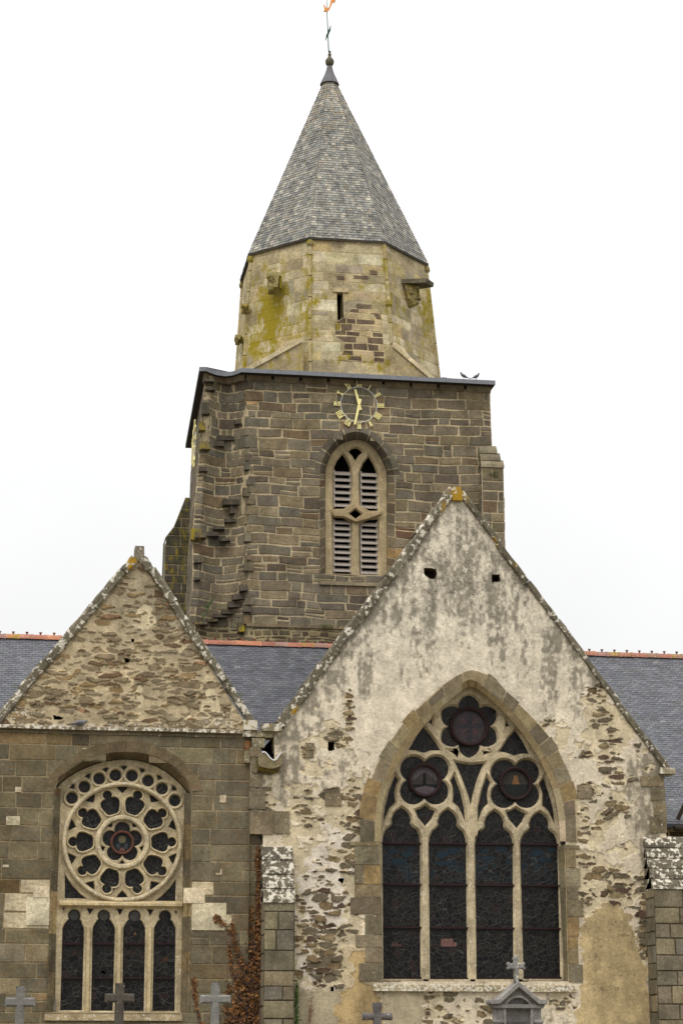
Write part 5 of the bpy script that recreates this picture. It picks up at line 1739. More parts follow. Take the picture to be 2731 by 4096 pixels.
# string course
mb = MB()
r2 = random.Random(44)
zt_ = 8.94
x = PX(-40, 2900, YW); xe = PX(972, 2934, YW)
while x < xe - .02:
    l = min(r2.uniform(.55, .95), xe - x); c = varc(A(116, 106, 88), .12); dz = r2.uniform(-.006, .006)
    x0_, x1_ = x + .004, x + l - .004
    pr_ = [(0.0, .03), (.13, -.0), (.14, -.07), (.10, -.09), (.045, -.10), (.035, -.16), (0.0, -.17)]
    for (a0, b0), (a1, b1) in zip(pr_[:-1], pr_[1:]):
        pts = [(x0_, YW - a1, zt_ + b1 + dz), (x1_, YW - a1, zt_ + b1 + dz), (x1_, YW - a0, zt_ + b0 + dz), (x0_, YW - a0, zt_ + b0 + dz)]
        mb.face(pts, c, (.15, .95 if b0 > -.05 else .1, .4, .2))
    for xx in (x0_, x1_):
        mb.face([(xx, YW - a, zt_ + b + dz) for a, b in pr_], c)
    x += l
mb.build('string_course', M['lichen'], church, 'thin lichen spotted string course under the rubble gable')

c3 = lambda pts: [(200 + a / 2.7034, 2980 + b / 2.7034) for a, b in pts]
c6 = lambda pts: [(a / 1.4255, 2900 + b / 1.4255) for a, b in pts]
# window opening lines: wall face, splay end
v_o = [(250, 350), (300, 268), (370, 205), (450, 155), (540, 118), (640, 95), (735, 90), (830, 100), (920, 130), (1010, 175), (1085, 240), (1135, 305), (1158, 375)]
v_a = [(300, 352), (345, 285), (410, 235), (480, 200), (560, 172), (650, 155), (735, 152), (820, 160), (900, 182), (975, 222), (1035, 270), (1075, 320), (1095, 378)]
v_b = [(322, 352), (365, 310), (430, 268), (500, 235), (570, 210), (650, 196), (715, 192), (790, 198), (870, 220), (945, 258), (1010, 310), (1050, 350), (1072, 382)]
YS = YW + 0.34
vo, va = XZ(smooth_line(c6(v_o), 2), YW), XZ(smooth_line(c6(v_a), 2), YW)
vb_px = smooth_line(c6(v_b), 2); vb = XZ(vb_px, YS)
xjr, xjl = PX(*c6([(1095, 900)])[0], YW), PX(*c6([(292, 900)])[0], YW)
zsill = PZ(*c6([(650, 1640)])[0], YW)
hole_v = [(xjl, zsill - .0)] + [(min(max(p_[0], xjl), xjr), p_[1]) for p_ in va] + [(xjr, zsill)]
xw0, xw1 = PX(-60, 3400, YW), PX(1008, 3400, YW)
lw_out = [(xw0, 0), (xw1 + .25, 0), (PX(1052, 3400, YW), PZ(1052, 3380, YW)), (PX(1000, 3300, YW), PZ(1000, 3370, YW)), (PX(985, 2950, YW), zt_ - .15), (xw0, zt_ - .15)]
lw_out = [(xw0, 0), (PX(1062, 4000, YW), 0), (PX(1062, 3330, YW), PZ(1062, 3330, YW)), (PX(1008, 3325, YW), PZ(1008, 3325, YW)), (PX(1006, 2950, YW), zt_ - .15), (xw0, zt_ - .15)]
PAL_L = [((108, 101, 81), 5), ((100, 94, 76), 5), ((116, 107, 84), 4), ((97, 91, 76), 3), ((118, 104, 76), 1.4), ((88, 83, 69), 2), ((108, 103, 87), 2), ((108, 90, 64), .6)]


def lcol(x, y, z):
    px, py = proj(x, y, z)
    if (98 < px < 200 and 3590 < py < 3700) or (130 < px < 262 and 3545 < py < 3595): return A(190, 179, 152)
    if (765 < px < 905 and 3600 < py < 3720) or (720 < px < 820 and 3550 < py < 3612): return A(188, 177, 150)
    c = pick(PAL_L)
    if px > 700: c = mixc(c, A(116, 111, 94), .35)
    return varc(c, .22)


def laux(x, y, z):
    px, py = proj(x, y, z)
    return (0.02, 0.02, .2, .55 if (px < 300 or px > 850) else .3)


MORT_L = A(140, 129, 104)
mb = MB()
hh = [0.40, 0.46, 0.44, 0.42, 0.48, 0.36, 0.44, 0.46, 0.40, 0.44, 0.42, 0.46]
masonry(mb, [lw_out, hole_v], 0, zsill, (0.30, 0.45), (0.4, 1.1), flat(YW), lcol, laux, joint=0.022, proud=0.012, mortar=MORT_L, seed=201, irr=0.08, jit=0.009, bev=.010)
masonry(mb, [lw_out, hole_v], zsill, zt_ - .15, (0.30, 0.45), (0.4, 1.1), flat(YW), lcol, laux, joint=0.022, proud=0.012, mortar=MORT_L, seed=202, irr=0.08, jit=0.009, bev=.010)
loft_stones(mb, [(vo, YW - .016), (va, YW - .016), (offset_line(va, -.03), YW + .03), (vb, YS)], (.42, .62), lambda x, y, z: varc(pick([((100, 90, 70), 3), ((110, 98, 76), 3), ((90, 80, 64), 1)]), .1), laux, .012, MORT_L, 22)
# pale blocks by the window
for (a, b, c_, d_) in [(103, 3590, 201, 3700), (134, 3545, 200, 3589), (768, 3613, 906, 3720), (735, 3552, 820, 3612)]:
    block(mb, a, b, c_, d_, YW - .03, YW + .1, varc(A(198, 188, 162), .04), (.0, .05, .1, .05))
for (a, b, c_, d_) in [(25, 3265, 82, 3300), (62, 3148, 86, 3168), (12, 3445, 38, 3468), (864, 3475, 888, 3498), (880, 3180, 905, 3210), (330, 2985, 348, 2996)]:
    block(mb, a, b, c_, d_, YW - .02, YW + .1, varc(A(178, 168, 144), .05), (.0, .4, .1, .3))
# jambs: splay with mouldings, stones of mixed tone
for sgn, xf, in ((1, 1), (-1, -1)):
    z = zsill; r2 = random.Random(60 + sgn)
    ztop_ = PZ(*c6([(1090, 380)])[0], YW) if sgn > 0 else PZ(*c6([(300, 352)])[0], YW)
    while z < ztop_ - .02:
        h = min(r2.uniform(.34, .5), ztop_ - z)
        px_, py_ = proj(xjr if sgn > 0 else xjl, YW, z + h / 2)
        light = py_ < 3560 or 3560 < py_ < 3720
        if sgn > 0:
            xs_ = [xjr, xjr - .03, PX(1040 / 1.4255, 3500, YS), PX(1040 / 1.4255, 3500, YS) - .02]
        else:
            xs_ = [xjl, xjl + .03, PX(335 / 1.4255, 3500, YS), PX(335 / 1.4255, 3500, YS) + .02]
        ys_ = [YW - .012, YW + .05, YW + .16, YS + .02]
        xs_ = [xs_[0], xs_[0] - sgn * .05, xs_[0] - sgn * .07, xs_[2]]
        jm = [(xs_[k] + sgn * .004, ys_[k] + .006) for k in range(4)]
        for k in range(3): mb.face([(jm[k][0], jm[k][1], z), (jm[k + 1][0], jm[k + 1][1], z), (jm[k + 1][0], jm[k + 1][1], z + h), (jm[k][0], jm[k][1], z + h)], MORT_L)
        c = varc(A(170, 152, 112), .06) if (light and 3560 < py_ < 3700) else varc(pick(PAL_L), .1)
        for k in range(3):
            pts = [(xs_[k], ys_[k], z + .006), (xs_[k + 1], ys_[k + 1], z + .006), (xs_[k + 1], ys_[k + 1], z + h - .006), (xs_[k], ys_[k], z + h - .006)]
            mb.face(pts, c, (0, .1, .25, .4))
        z += h
mb.face([(xjl - .02, YS + .03, zsill), (xjr + .02, YS + .03, zsill), (xjr + .02, YS + .03, zsill + .05), (xjl - .02, YS + .03, zsill + .05)], MORT_L)
mb.build('chapel_wall', M['stone'], church, 'coursed brown stone wall around the rose window')
mb = MB()
p, q = P(180, 4050, YW), P(730, 4057, YW)
mb.hexa([(p.x, YW - .06, p.z - .17), (q.x, YW - .06, p.z - .17), (q.x, YS + .2, p.z - .17), (p.x, YS + .2, p.z - .17), (p.x, YW - .05, p.z - .04), (q.x, YW - .05, p.z - .04), (q.x, YS + .2, p.z + .06), (p.x, YS + .2, p.z + .06)], A(160, 146, 116), (0, .5, .3, .3))
mb.build('sill', M['stone'], church)

# ---- rose window
rw = group_obj('rose_window', church, 'round rose window of ten petals above four round headed lights')
CXR, CYR = 785, 1047
pol = lambda r, a: (CXR + r * sin(a), CYR - r * cos(a))
outer = [c3([pol(0, 0)])[0]]
o_top = [(a, b) for a, b in vb_px]
# panel outline: splay end arch, straight sides down to the transom
sideL = c3([(150, 470), (150, 900), (165, 1400), (158, 1700), (140, 1770)])
outer = [(a + (2 if a < 480 else -2), b + 1) for a, b in vb_px]
outer = [p_ for p_ in outer] + c3([(1495, 560), (1490, 1000), (1480, 1400), (1480, 1760)]) + c6([(1056, 1100), (1052, 1650), (312, 1646), (318, 1100)]) + c3([(56, 1760), (60, 1400), (70, 1000), (78, 560)])
RI = [(c, 0) for c in ()]
ringh = []
RIN = 592
# one big hole per petal + spandrels at the rim
petals = []
for k in range(10):
    a0 = radians(18.25 + 36 * k)
    loc = [(316, -42), (316, 42), (336, 68), (395, 94), (432, 104), (466, 98), (486, 74), (494, 44), (500, 32), (512, 44), (534, 50), (558, 42), (576, 20), (581, 0)]
    full = loc[1:] + [(r_, -t_) for r_, t_ in loc[2:-1][::-1]] + [(316, -42)]
    pt = []
    for r_, t_ in full:
        x_ = CXR + r_ * sin(a0) + t_ * cos(a0); y_ = CYR - r_ * cos(a0) + t_ * sin(a0)
        pt.append((x_, y_))
    petals.append(pt)
sp_ = []
for k in range(10):
    a0 = radians(36 * k)
    loc = [(598, -62), (600, 0), (598, 62), (570, 42), (548, 20), (528, 0), (548, -20), (570, -42)]
    sp_.append([(CXR + r_ * sin(a0) + t_ * cos(a0), CYR - r_ * cos(a0) + t_ * sin(a0)) for r_, t_ in loc])
cinq = foil(CXR, CYR + 4, 5, 136, 84, 0, 1, 1, 12)
csp = []
for k in range(5):
    a0 = radians(36 + 72 * k)
    csp.append([(CXR + r_ * sin(a0) + t_ * cos(a0), CYR - r_ * cos(a0) + t_ * sin(a0)) for r_, t_ in [(232, -34), (236, 0), (232, 34), (206, 10), (196, 0), (206, -10)]])
circ = []
for (x_, y_) in [(240, 572), (375, 452), (535, 362), (710, 325), (890, 330), (1065, 385), (1215, 470), (1352, 600)]:
    circ.append([(x_ + 62 * cos(2 * pi * i / 20), y_ + 62 * sin(2 * pi * i / 20)) for i in range(20)])
otri = []
for a_ in (-56.5, -42, -27.3, -13, 1.2, 15.6, 29.8, 44.1, 58):
    a0 = radians(a_)
    otri.append([(CXR + r_ * sin(a0) + t_ * cos(a0), CYR - r_ * cos(a0) + t_ * sin(a0)) for r_, t_ in [(818, -38), (824, 0), (818, 38), (786, 12), (774, 0), (786, -12)]])
otri = [t for t in otri if all(160 < p_[0] < 1430 and p_[1] > 215 for p_ in t)]
ctri = [[(165, 1400), (162, 1655), (400, 1660), (330, 1610), (255, 1535), (200, 1460)], [(1362, 1455), (1300, 1545), (1215, 1630), (1130, 1690), (1360, 1693)]]
flat_h = petals + sp_ + [cinq] + csp + circ + otri + ctri
lh = []
for (x0, x1, xb0, xb1, cx, yb) in ((358, 481, 345, 470, 425, 1627), (530, 657, 520, 645, 594, 1631), (705, 830, 697, 822, 768, 1634), (880, 1003, 870, 998, 943, 1636)):
    cy = 1086 + (cx - 425) * .012; hw = (x1 - x0) / 2; cm = (x0 + x1) / 2
    pts = [(x0, 1180)] + [(x0 + 2, 1155), (x0 + 12, 1135), (cx - 40, 1117)]
    for i in range(13):
        a_ = radians(-122 + 244 * i / 12)
        pts.append((cx + 35 * sin(a_), cy - 35 * cos(a_)))
    pts += [(cx + 40, 1117), (x1 - 12, 1135), (x1 - 2, 1155), (x1, 1180), (xb1, yb), (xb0, yb)]
    lh.append(c6(pts))
tri6 = [c6([(495, 1043), (533, 1047), (514, 1082)]), c6([(667, 1047), (703, 1049), (686, 1085)]), c6([(840, 1049), (876, 1052), (858, 1088)]), c6([(360, 1040), (372, 1040), (362, 1060)]), c6([(996, 1060), (1010, 1060), (1008, 1082)])]
HH = [c3(h) for h in flat_h] + lh + tri6
me = panel_mesh(XZ(outer, YS), [XZ(h, YS) for h in HH], YS, .18, .018, 0)
lime = pcol((184, 172, 142))
finish_panel('tracery', me, M['granite'], rw, lime, paux(0.3, .5, .35))


def annulus(name, cx, cy, r0, r1, Yf, dep, bev, parent, cv=c3, col=(192, 180, 150)):
    n_ = 72
    o_ = cv([(cx + r1 * cos(2 * pi * i / n_), cy + r1 * sin(2 * pi * i / n_)) for i in range(n_)])
    i_ = cv([(cx + r0 * cos(2 * pi * i / n_), cy + r0 * sin(2 * pi * i / n_)) for i in range(n_)])
    me = panel_mesh(XZ(o_, Yf), [XZ(i_, Yf)], Yf, dep, bev, 1)
    return finish_panel(name, me, M['granite'], parent, pcol(col), paux(.45, .45, .3))


annulus('rim_moulding', CXR, CYR + 2, 604, 655, YS - .12, .2, .04, rw)
annulus('rim_moulding', CXR, CYR + 2, 238, 296, YS - .07, .12, .035, rw)
for k in range(10):      # raised trefoil rims round each petal
    o_ = XZ(smooth_line(c3(petals[k] + petals[k][:1]), 0), YS - .05)[:-1]
    big = []
    cx_ = sum(p_[0] for p_ in o_) / len(o_); cz_ = sum(p_[1] for p_ in o_) / len(o_)
    if area(o_) < 0: o_ = o_[::-1]
    ns = normals(o_ + o_[:1])[:-1]
    o2 = [(p_[0] - n_[0] * .042, p_[1] - n_[1] * .042) for p_, n_ in zip(o_, ns)]
    o1 = [(p_[0] - n_[0] * .012, p_[1] - n_[1] * .012) for p_, n_ in zip(o_, ns)]
    me = panel_mesh(o2, [o1], YS - .045, .08, .010, 0)
    finish_panel('petal_rim', me, M['granite'], rw, lime, paux(.05, .2, .2))
for (x_, y_) in [(240, 572), (375, 452), (535, 362), (710, 325), (890, 330), (1065, 385), (1215, 470), (1352, 600)]:
    annulus('roundel_rim', x_, y_, 70, 92, YS - .05, .1, .02, rw)
# transom and heads
tp = XZ(c6([(338, 1028), (1037, 1042)]), YS - .12)
mb = MB()
prf = [(0.0, .10), (-.10, .07), (-.13, .03), (-.13, -.02), (-.06, -.05), (0.0, -.07)]
zz0 = XZ(c6([(338, 1020)]), YS)[0][1]; zz1 = XZ(c6([(1037, 1032)]), YS)[0][1]
zz0 = zz1 = (zz0 + zz1) / 2
x0_, x1_ = PX(*c6([(338, 1025)])[0], YS), PX(*c6([(1037, 1035)])[0], YS)
for (a0, b0), (a1, b1) in zip(prf[:-1], prf[1:]):
    mb.face([(x0_, YS + a1, zz0 + b1), (x1_, YS + a1, zz1 + b1), (x1_, YS + a0, zz1 + b0), (x0_, YS + a0, zz0 + b0)], A(184, 168, 132), (0, .4, .25, .1))
for xx in (x0_, x1_): mb.face([(xx, YS + a, zz0 + b) for a, b in prf], A(184, 168, 132), (0, .2, .2, .1))
mb.build('transom', M['granite'], rw)
for l_ in lh:
    hd = XZ(l_, YS - .03)
    if area(hd) < 0: hd = hd[::-1]
    up_ = [p_ for p_ in hd if p_[1] > PZ(300, 2900 + 1185 / 1.4255, YS)]
for xm, xb in ((505, 497), (681, 672), (855, 847)):     # mullion fronts
    mb = MB()
    a, b = P(*c6([(xm, 1150)])[0], YS), P(*c6([(xb, 1640)])[0], YS)
    for (dx, w_, d_) in ((0, .035, .075),):
        mb.hexa([(b.x - w_ * 1.6, YS + .01, b.z), (b.x - w_, YS - d_, b.z), (b.x + w_, YS - d_, b.z), (b.x + w_ * 1.6, YS + .01, b.z),
                 (a.x - w_ * 1.6, YS + .01, a.z), (a.x - w_, YS - d_, a.z), (a.x + w_, YS - d_, a.z), (a.x + w_ * 1.6, YS + .01, a.z)], A(182, 168, 134), (0, .1, .25, .1))
    mb.build('mullion', M['granite'], rw)
gz = PZ(400, 3600, YS + .09)
fo = XZ(outer, YS)
gl0, gl1, gtop = min(p_[0] for p_ in fo), max(p_[0] for p_ in fo), max(p_[1] for p_ in fo)
mb = MB(); mb.face([(gl0, YS + .09, gz - .03), (gl1, YS + .09, gz - .03), (gl1, YS + .09, gtop), (gl0, YS + .09, gtop)])
mb.build('glass', M['glass_r'], rw)
zlo = min(p_[1] for p_ in fo); gx0, gx1 = PX(*c6([(338, 1600)])[0], YS), PX(*c6([(1012, 1600)])[0], YS)
mb = MB(); mb.face([(gx0, YS + .092, zlo), (gx1, YS + .092, zlo), (gx1 + .05, YS + .092, gz - .03), (gx0, YS + .092, gz - .03)])
mb.build('glass', M['glass_l'], rw)
for l_ in lh:
    for yy in (1247, 1443):
        t_ = (yy - 1180) / 450
        xa_ = l_[0][0] * (1 - t_) + l_[-1][0] * t_; xb2 = l_[-3][0] * (1 - t_) + l_[-2][0] * t_
        p = P(xa_ - 3, 2900 + yy / 1.4255, YS + .06); q = P(xb2 + 3, 2900 + yy / 1.4255, YS + .06)
        mb = MB(); mb.box(p.x, q.x, YS + .04, YS + .08, p.z - .02, p.z + .02); mb.build('saddle_bar', M['iron'], rw)
ironring(200 + 783 / 2.7034, 2980 + 1055 / 2.7034, 44, 6, YS + .03, M['rust'], rw)

# buttresses on the chapel front
PAL_BU = [((118, 111, 94), 4), ((108, 102, 86), 3), ((126, 118, 96), 3), ((112, 108, 96), 2)]
buttress('buttress', 1057, 1178, 3378, 3606, 4700, YR - .5, YR + .02, 0, 301, 'weathered buttress with white lichen between the two chapels', 4, .68, pal=PAL_BU, mort=A(60, 54, 44), ch=(.30, .46), sw=(.3, .75), joint=.02)
buttress('buttress', 2612, 2790, 3345, 3552, 4700, YR - .62, YR + .02, 0, 302, 'weathered buttress at the right corner of the plastered chapel', 5, .58, pal=PAL_BU, mort=A(70, 64, 50), ch=(.30, .46), sw=(.35, .8), joint=.02)

# chapel roofs behind the gables
mb = MB()
for (ax_, az_, lx, lz, rx_, rz_, yy) in ((P(1826, 1972, YR).x, P(1826, 1972, YR).z, P(1118, 2900, YR).x, P(1118, 2900, YR).z, P(2672, 3085, YR).x, P(2672, 3085, YR).z, YR), (P(556, 2215, YW).x, P(556, 2215, YW).z, P(-32, 2912, YW).x, P(-32, 2912, YW).z, P(1000, 2885, YW).x, P(1000, 2885, YW).z, YW)):
    for (ex, ez, s_) in ((lx, lz, 1), (rx_, rz_, -1)):
        a_ = [(ex, yy + .3, ez - .1), (ax_, yy + .3, az_ - .12), (ax_, RY - (RZ - min(az_, RZ)) * 1.1 + (0.8 if az_ > RZ else 0), az_ - .12), (ex, EY + (ez - EZ) * 1.1 + .2, ez - .1)]
        mb.face(a_ if s_ < 0 else a_[::-1], A(92, 95, 106), (0, 0, .2, 0))
mb.build('chapel_roof', M['slate'], church)
# nave walls seen past the chapels
mb = MB()
pr_ = [(PX(2640, 3300, 49.6), 0), (RX1, 0), (RX1, EZ - .25), (PX(2640, 3300, 49.6), EZ - .25)]
masonry(mb, [pr_], 0, EZ - .25, (.12, .2), (.15, .5), flat(49.6), rcol, lambda x, y, z: (0, .1, .2, .3), .04, .015, A(184, 168, 132), seed=400)
pr_ = [(RX0, 0), (xw0, 0), (xw0, EZ - .25), (RX0, EZ - .25)]
masonry(mb, [pr_], 0, EZ - .25, (.2, .3), (.25, .7), flat(49.6), rcol, lambda x, y, z: (0, .1, .2, .3), .04, .015, A(184, 168, 132), seed=401)
mb.face([(xw0, YW + .02, 0), (xw0, EY + 1, 0), (xw0, EY + 1, 8.8), (xw0, YW + .02, 8.8)], A(110, 100, 80), (0, .1, .3, .4))
mb.build('nave_wall', M['stone'], church)
mb = MB()
p = P(2700, 3285, 49.1)
mb.tube([(p.x - .05, 49.08, EZ - .30), (RX1, 49.08, EZ - .30)], .07, 10)
mb.tube([(p.x + .05, 49.1, EZ - .1), (p.x + .25, 49.0, EZ + .35)], .05, 6)
mb.build('gutter', M['soffit'], church, 'dark gutter along the nave eave')

# ------------------------------------------------------------------ coloured panes in the round lights
def pane(pts, Y, col, parent, cv):
    q = XZ(cv(pts), Y)
    if area(q) < 0: q = q[::-1]
    mb = MB(); mb.face([(a, Y, b) for a, b in q], col)
    return mb.build('coloured_pane', M['pane'], parent)


mp_, tp_, bp_ = new_mat('coloured_pane')
at_ = nd(tp_, 'ShaderNodeAttribute', attribute_name='Col')
co_ = nd(tp_, 'ShaderNodeTexCoord').outputs['Object']
tp_.links.new(mixn(tp_, 1.0, at_.outputs['Color'], grey(tp_, rampv(tp_, noise(tp_, co_, 14, 4), .3, .7, .6, 1.4)), 'MULTIPLY'), bp_.inputs['Base Color'])
bp_.inputs['Roughness'].default_value = .35; bp_.inputs['Specular IOR Level'].default_value = .2
M['pane'] = mp_
YP = YG + .092
disc = lambda cx, cy, r: [(cx + r * cos(2 * pi * i / 28), cy + r * sin(2 * pi * i / 28)) for i in range(28)]
pane(disc(758, 508, 130), YP, A(54, 46, 50), mw, c10)
pane([(758, 385), (782, 385), (778, 480), (870, 488), (870, 520), (778, 520), (780, 625), (738, 625), (740, 520), (645, 520), (645, 490), (740, 485), (738, 385)], YP - .002, A(44, 40, 46), mw, c10)
for a_ in (45, 135, 225, 315):
    pane([(758 + 95 * sin(radians(a_)), 508 - 95 * cos(radians(a_))), (758 + 60 * sin(radians(a_ + 16)), 508 - 60 * cos(radians(a_ + 16))), (758 + 25 * sin(radians(a_)), 508 - 25 * cos(radians(a_))), (758 + 60 * sin(radians(a_ - 16)), 508 - 60 * cos(radians(a_ - 16)))], YP - .003, A(64, 46, 46), mw, c10)
pane(disc(418, 920, 108), YP, A(74, 66, 72), mw, c10)
pane([(312, 930), (350, 905), (408, 858), (430, 862), (480, 900), (524, 935), (520, 960), (316, 960)], YP - .002, A(50, 46, 46), mw, c10)
pane([(312, 950), (526, 950), (516, 985), (470, 970), (418, 962), (350, 978), (322, 985)], YP - .003, A(16, 18, 18), mw, c10)
pane([(404, 864), (424, 864), (426, 905), (430, 958), (400, 958), (404, 905)], YP - .004, A(10, 8, 8), mw, c10)
pane(disc(1112, 945, 106), YP, A(46, 42, 38), mw, c10)
pane([(1010, 950), (1214, 950), (1208, 985), (1180, 1030), (1112, 1050), (1045, 1030), (1018, 990)], YP - .002, A(22, 26, 24), mw, c10)
pane([(1098, 880), (1130, 885), (1126, 905), (1140, 950), (1082, 952), (1092, 910)], YP - .003, A(104, 76, 46), mw, c10)
pane([(1562, 3786), (1606, 3786), (1606, 3776), (1590, 3776), (1592, 3766), (1570, 3768)], YP, A(66, 50, 48), mw, lambda p: p)
pane([(1764, 3756), (1810, 3754), (1812, 3770), (1826, 3770), (1824, 3786), (1762, 3786)], YP, A(100, 74, 70), mw, lambda p: p)
for (x0, y0, w_, h_) in ((1548, 3400, 50, 16), (1600, 3412, 60, 20), (1560, 3440, 70, 22), (1620, 3392, 46, 10), (1740, 3412, 60, 24), (1790, 3398, 50, 18), (1730, 3450, 90, 14), (1920, 3400, 40, 12), (1980, 3392, 50, 20), (1915, 3430, 70, 14), (2120, 3405, 60, 22), (2180, 3396, 46, 16), (2140, 3436, 70, 14)):
    pane([(x0, y0), (x0 + w_ * .4, y0 - h_ * .4), (x0 + w_, y0), (x0 + w_ * .8, y0 + h_ * .6), (x0 + w_ * .3, y0 + h_)], YP, A(20, 36, 46), mw, lambda p: p)
YQ = YS + .082
pane(disc(783, 1055, 100), YQ, A(24, 28, 30), rw, c3)
pane(disc(783, 1020, 42), YQ - .002, A(92, 84, 62), rw, c3)
pane([(762, 1110), (804, 1110), (812, 1145), (783, 1152), (752, 1142)], YQ - .002, A(98, 68, 60), rw, c3)
pane([(716, 1075), (756, 1055), (760, 1110), (728, 1130)], YQ - .003, A(50, 56, 60), rw, c3)
pane([(850, 1075), (812, 1055), (806, 1110), (838, 1130)], YQ - .003, A(50, 56, 60), rw, c3)
for (cx, cy, r, c) in ((770, 1190, 9, (84, 60, 42)), (427, 1300, 10, (54, 38, 32)), (594, 1400, 20, (16, 12, 12)), (590, 1412, 11, (64, 46, 38)), (945, 1336, 16, (58, 40, 30)), (425, 1086, 28, (60, 60, 56)), (594, 1086, 28, (64, 62, 58)), (768, 1090, 28, (70, 66, 66))):
    pane(disc(cx, cy, r), YQ + .001, A(*c), rw, c6)

# =================================================================== GRAVES
GP = [((112, 112, 112), 1)]


def cross_thing(label, px, pytop, armw, ay0, ay1, sw, Y, col, rounded=False, seed=1):
    X = PX(px, (ay0 + ay1) / 2, Y); s = P(px + 10, ay0, Y).x - P(px, ay0, Y).x; s /= 10
    zt, z1, z0 = PZ(px, pytop, Y), PZ(px, ay0, Y), PZ(px, ay1, Y)
    t = thing('grave_cross', label, 'cross', (X, Y, 0), 'granite crosses on the graves before the church')
    w_ = sw * s / 2; aw = armw * s / 2; d = w_ * .9
    ax = (0, .12, .45, 0)
    mb = MB()
    if rounded:
        mb.tube([(X - aw, Y, (z0 + z1) / 2), (X - aw * .9, Y, (z0 + z1) / 2), (X - w_ * 1.6, Y, (z0 + z1) / 2), (X, Y, (z0 + z1) / 2), (X + w_ * 1.6, Y, (z0 + z1) / 2), (X + aw * .9, Y, (z0 + z1) / 2), (X + aw, Y, (z0 + z1) / 2)],
                [(z1 - z0) * .48, (z1 - z0) * .5, (z1 - z0) * .42, (z1 - z0) * .5, (z1 - z0) * .42, (z1 - z0) * .5, (z1 - z0) * .48], 16, col, aux=ax)
        mb.build('cross_arm', M['grave'], t)
        mb = MB()
        n_ = 4
        for (za, zb_, wa_, wb_) in ((.35, z0 - .25, w_ * 1.05, w_ * .82), (z0 - .25, z0, w_ * .82, w_ * .8), (z0, z1, w_ * .8, w_ * .8), (z1, zt - .05, w_ * .8, w_ * 1.0), (zt - .05, zt, w_ * 1.0, w_ * .96)):
            mb.hexa([(X - wa_, Y - wa_, za), (X + wa_, Y - wa_, za), (X + wa_, Y + wa_, za), (X - wa_, Y + wa_, za), (X - wb_, Y - wb_, zb_), (X + wb_, Y - wb_, zb_), (X + wb_, Y + wb_, zb_), (X - wb_, Y + wb_, zb_)], col, ax)
        mb.build('shaft', M['grave'], t)
    else:
        c = w_ * .38
        # chamfered arm and shaft (eight sided), with square blocked ends
        def bar8(p0, p1, vert, w, d_):
            def sec(p, w, d_, c_):
                o = [(-w, -d_ + c_), (-w + c_, -d_), (w - c_, -d_), (w, -d_ + c_), (w, d_ - c_), (w - c_, d_), (-w + c_, d_), (-w, d_ - c_)]
                return [(p[0] + a, p[1] + b, p[2]) if vert else (p[0], p[1] + b, p[2] + a) for a, b in o]
            L = (Vector(p1) - Vector(p0)); n = L.normalized(); e = w * .45
            ps = [(0, .002), (.001, .002), (e, c), (L.length - e, c), (L.length - .001, .002), (L.length, .002)]
            R_ = [sec(Vector(p0) + n * l, w, d_, cc) for l, cc in ps]
            for a, b in zip(R_[:-1], R_[1:]):
                for k in range(8):
                    mb.face([a[k], a[(k + 1) % 8], b[(k + 1) % 8], b[k]], varc(col, .03), ax)
            mb.face(R_[0][::-1], col, ax); mb.face(R_[-1], col, ax)
        bar8((X, Y, .35), (X, Y, zt), True, w_, d)
        mb.build('shaft', M['grave'], t)
        mb = MB()
        hw = (z1 - z0) / 2
        bar8((X - aw, Y - .004, (z0 + z1) / 2), (X + aw, Y - .004, (z0 + z1) / 2), False, hw, d * .97)
        mb.build('cross_arm', M['grave'], t)
    mb = MB()
    for k, (h0, h1, q) in enumerate(((0, .14, .42), (.14, .26, .32), (.26, .37, .2))):
        mb.box(X - q, X + q, Y - q, Y + q, h0, h1 - .002 * (k < 2), varc(col, .05), (0, .3, .4, 0))
    mb.build('plinth', M['grave'], t)
    return t


cross_thing('pale granite cross with chamfered ends, leftmost of the grave crosses', 82, 3945, 120, 3990, 4027, 36, 37.0, A(120, 120, 118))
cross_thing('dark brown granite cross standing in front of the rose window lights', 479, 3933, 116, 3974, 4010, 36, 35.5, A(84, 79, 72))
cross_thing('pale granite cross beside the rust brown creeper', 861, 3932, 121, 3980, 4014, 34, 37.5, A(128, 128, 126))
cross_thing('grey grave cross with round arms standing under the big window edge', 1508, 4010, 118, 4050, 4082, 34, 34.0, A(104, 100, 100), rounded=True)

# monument
YM = 40.0
mm = thing('grave_monument', 'grey granite monument with a pediment, blind arch and small cross on top', 'monument', (PX(2070, 4050, YM), YM, 0))
XM = PX(2070, 4050, YM); sM = (P(2080, 4050, YM).x - P(2070, 4050, YM).x) / 10
mz = lambda py: PZ(2070, py, YM)
gc = A(128, 126, 125); ga = (0, .15, .45, 0)
arch = [(-50, 4300), (50, 4300), (50, 4040)] + [(50 * cos(radians(a)), 4040 - 50 * sin(radians(a))) for a in range(10, 180, 10)] + [(-50, 4040)]
body = [(-92, 4400), (92, 4400), (92, 4020), (80, 4016), (0, 3950), (-80, 4016), (-92, 4020)]
toX = lambda pl: [(XM + a * sM, mz(b)) for a, b in pl]
me = panel_mesh(toX(body), [toX(arch)], YM - .02, .22, .006, 0, 1.0)
finish_panel('body', me, M['grave'], mm, pcol((134, 132, 130)), paux(.15, .45, 0))
mb = MB(); mb.face([(a, YM + .06, b) for a, b in toX(arch)], A(120, 118, 117), ga)
mb.box(XM - 44 * sM, XM + 44 * sM, YM + .02, YM + .055, mz(4200), mz(4087), A(84, 82, 83), ga)
mb.build('niche', M['grave'], mm)
ri = []
arch2 = lambda r, dx=0: [(-r, 4110)] + [(-r * cos(radians(a)), 4040 - r * sin(radians(a))) for a in range(0, 181, 12)] + [(r, 4110)]
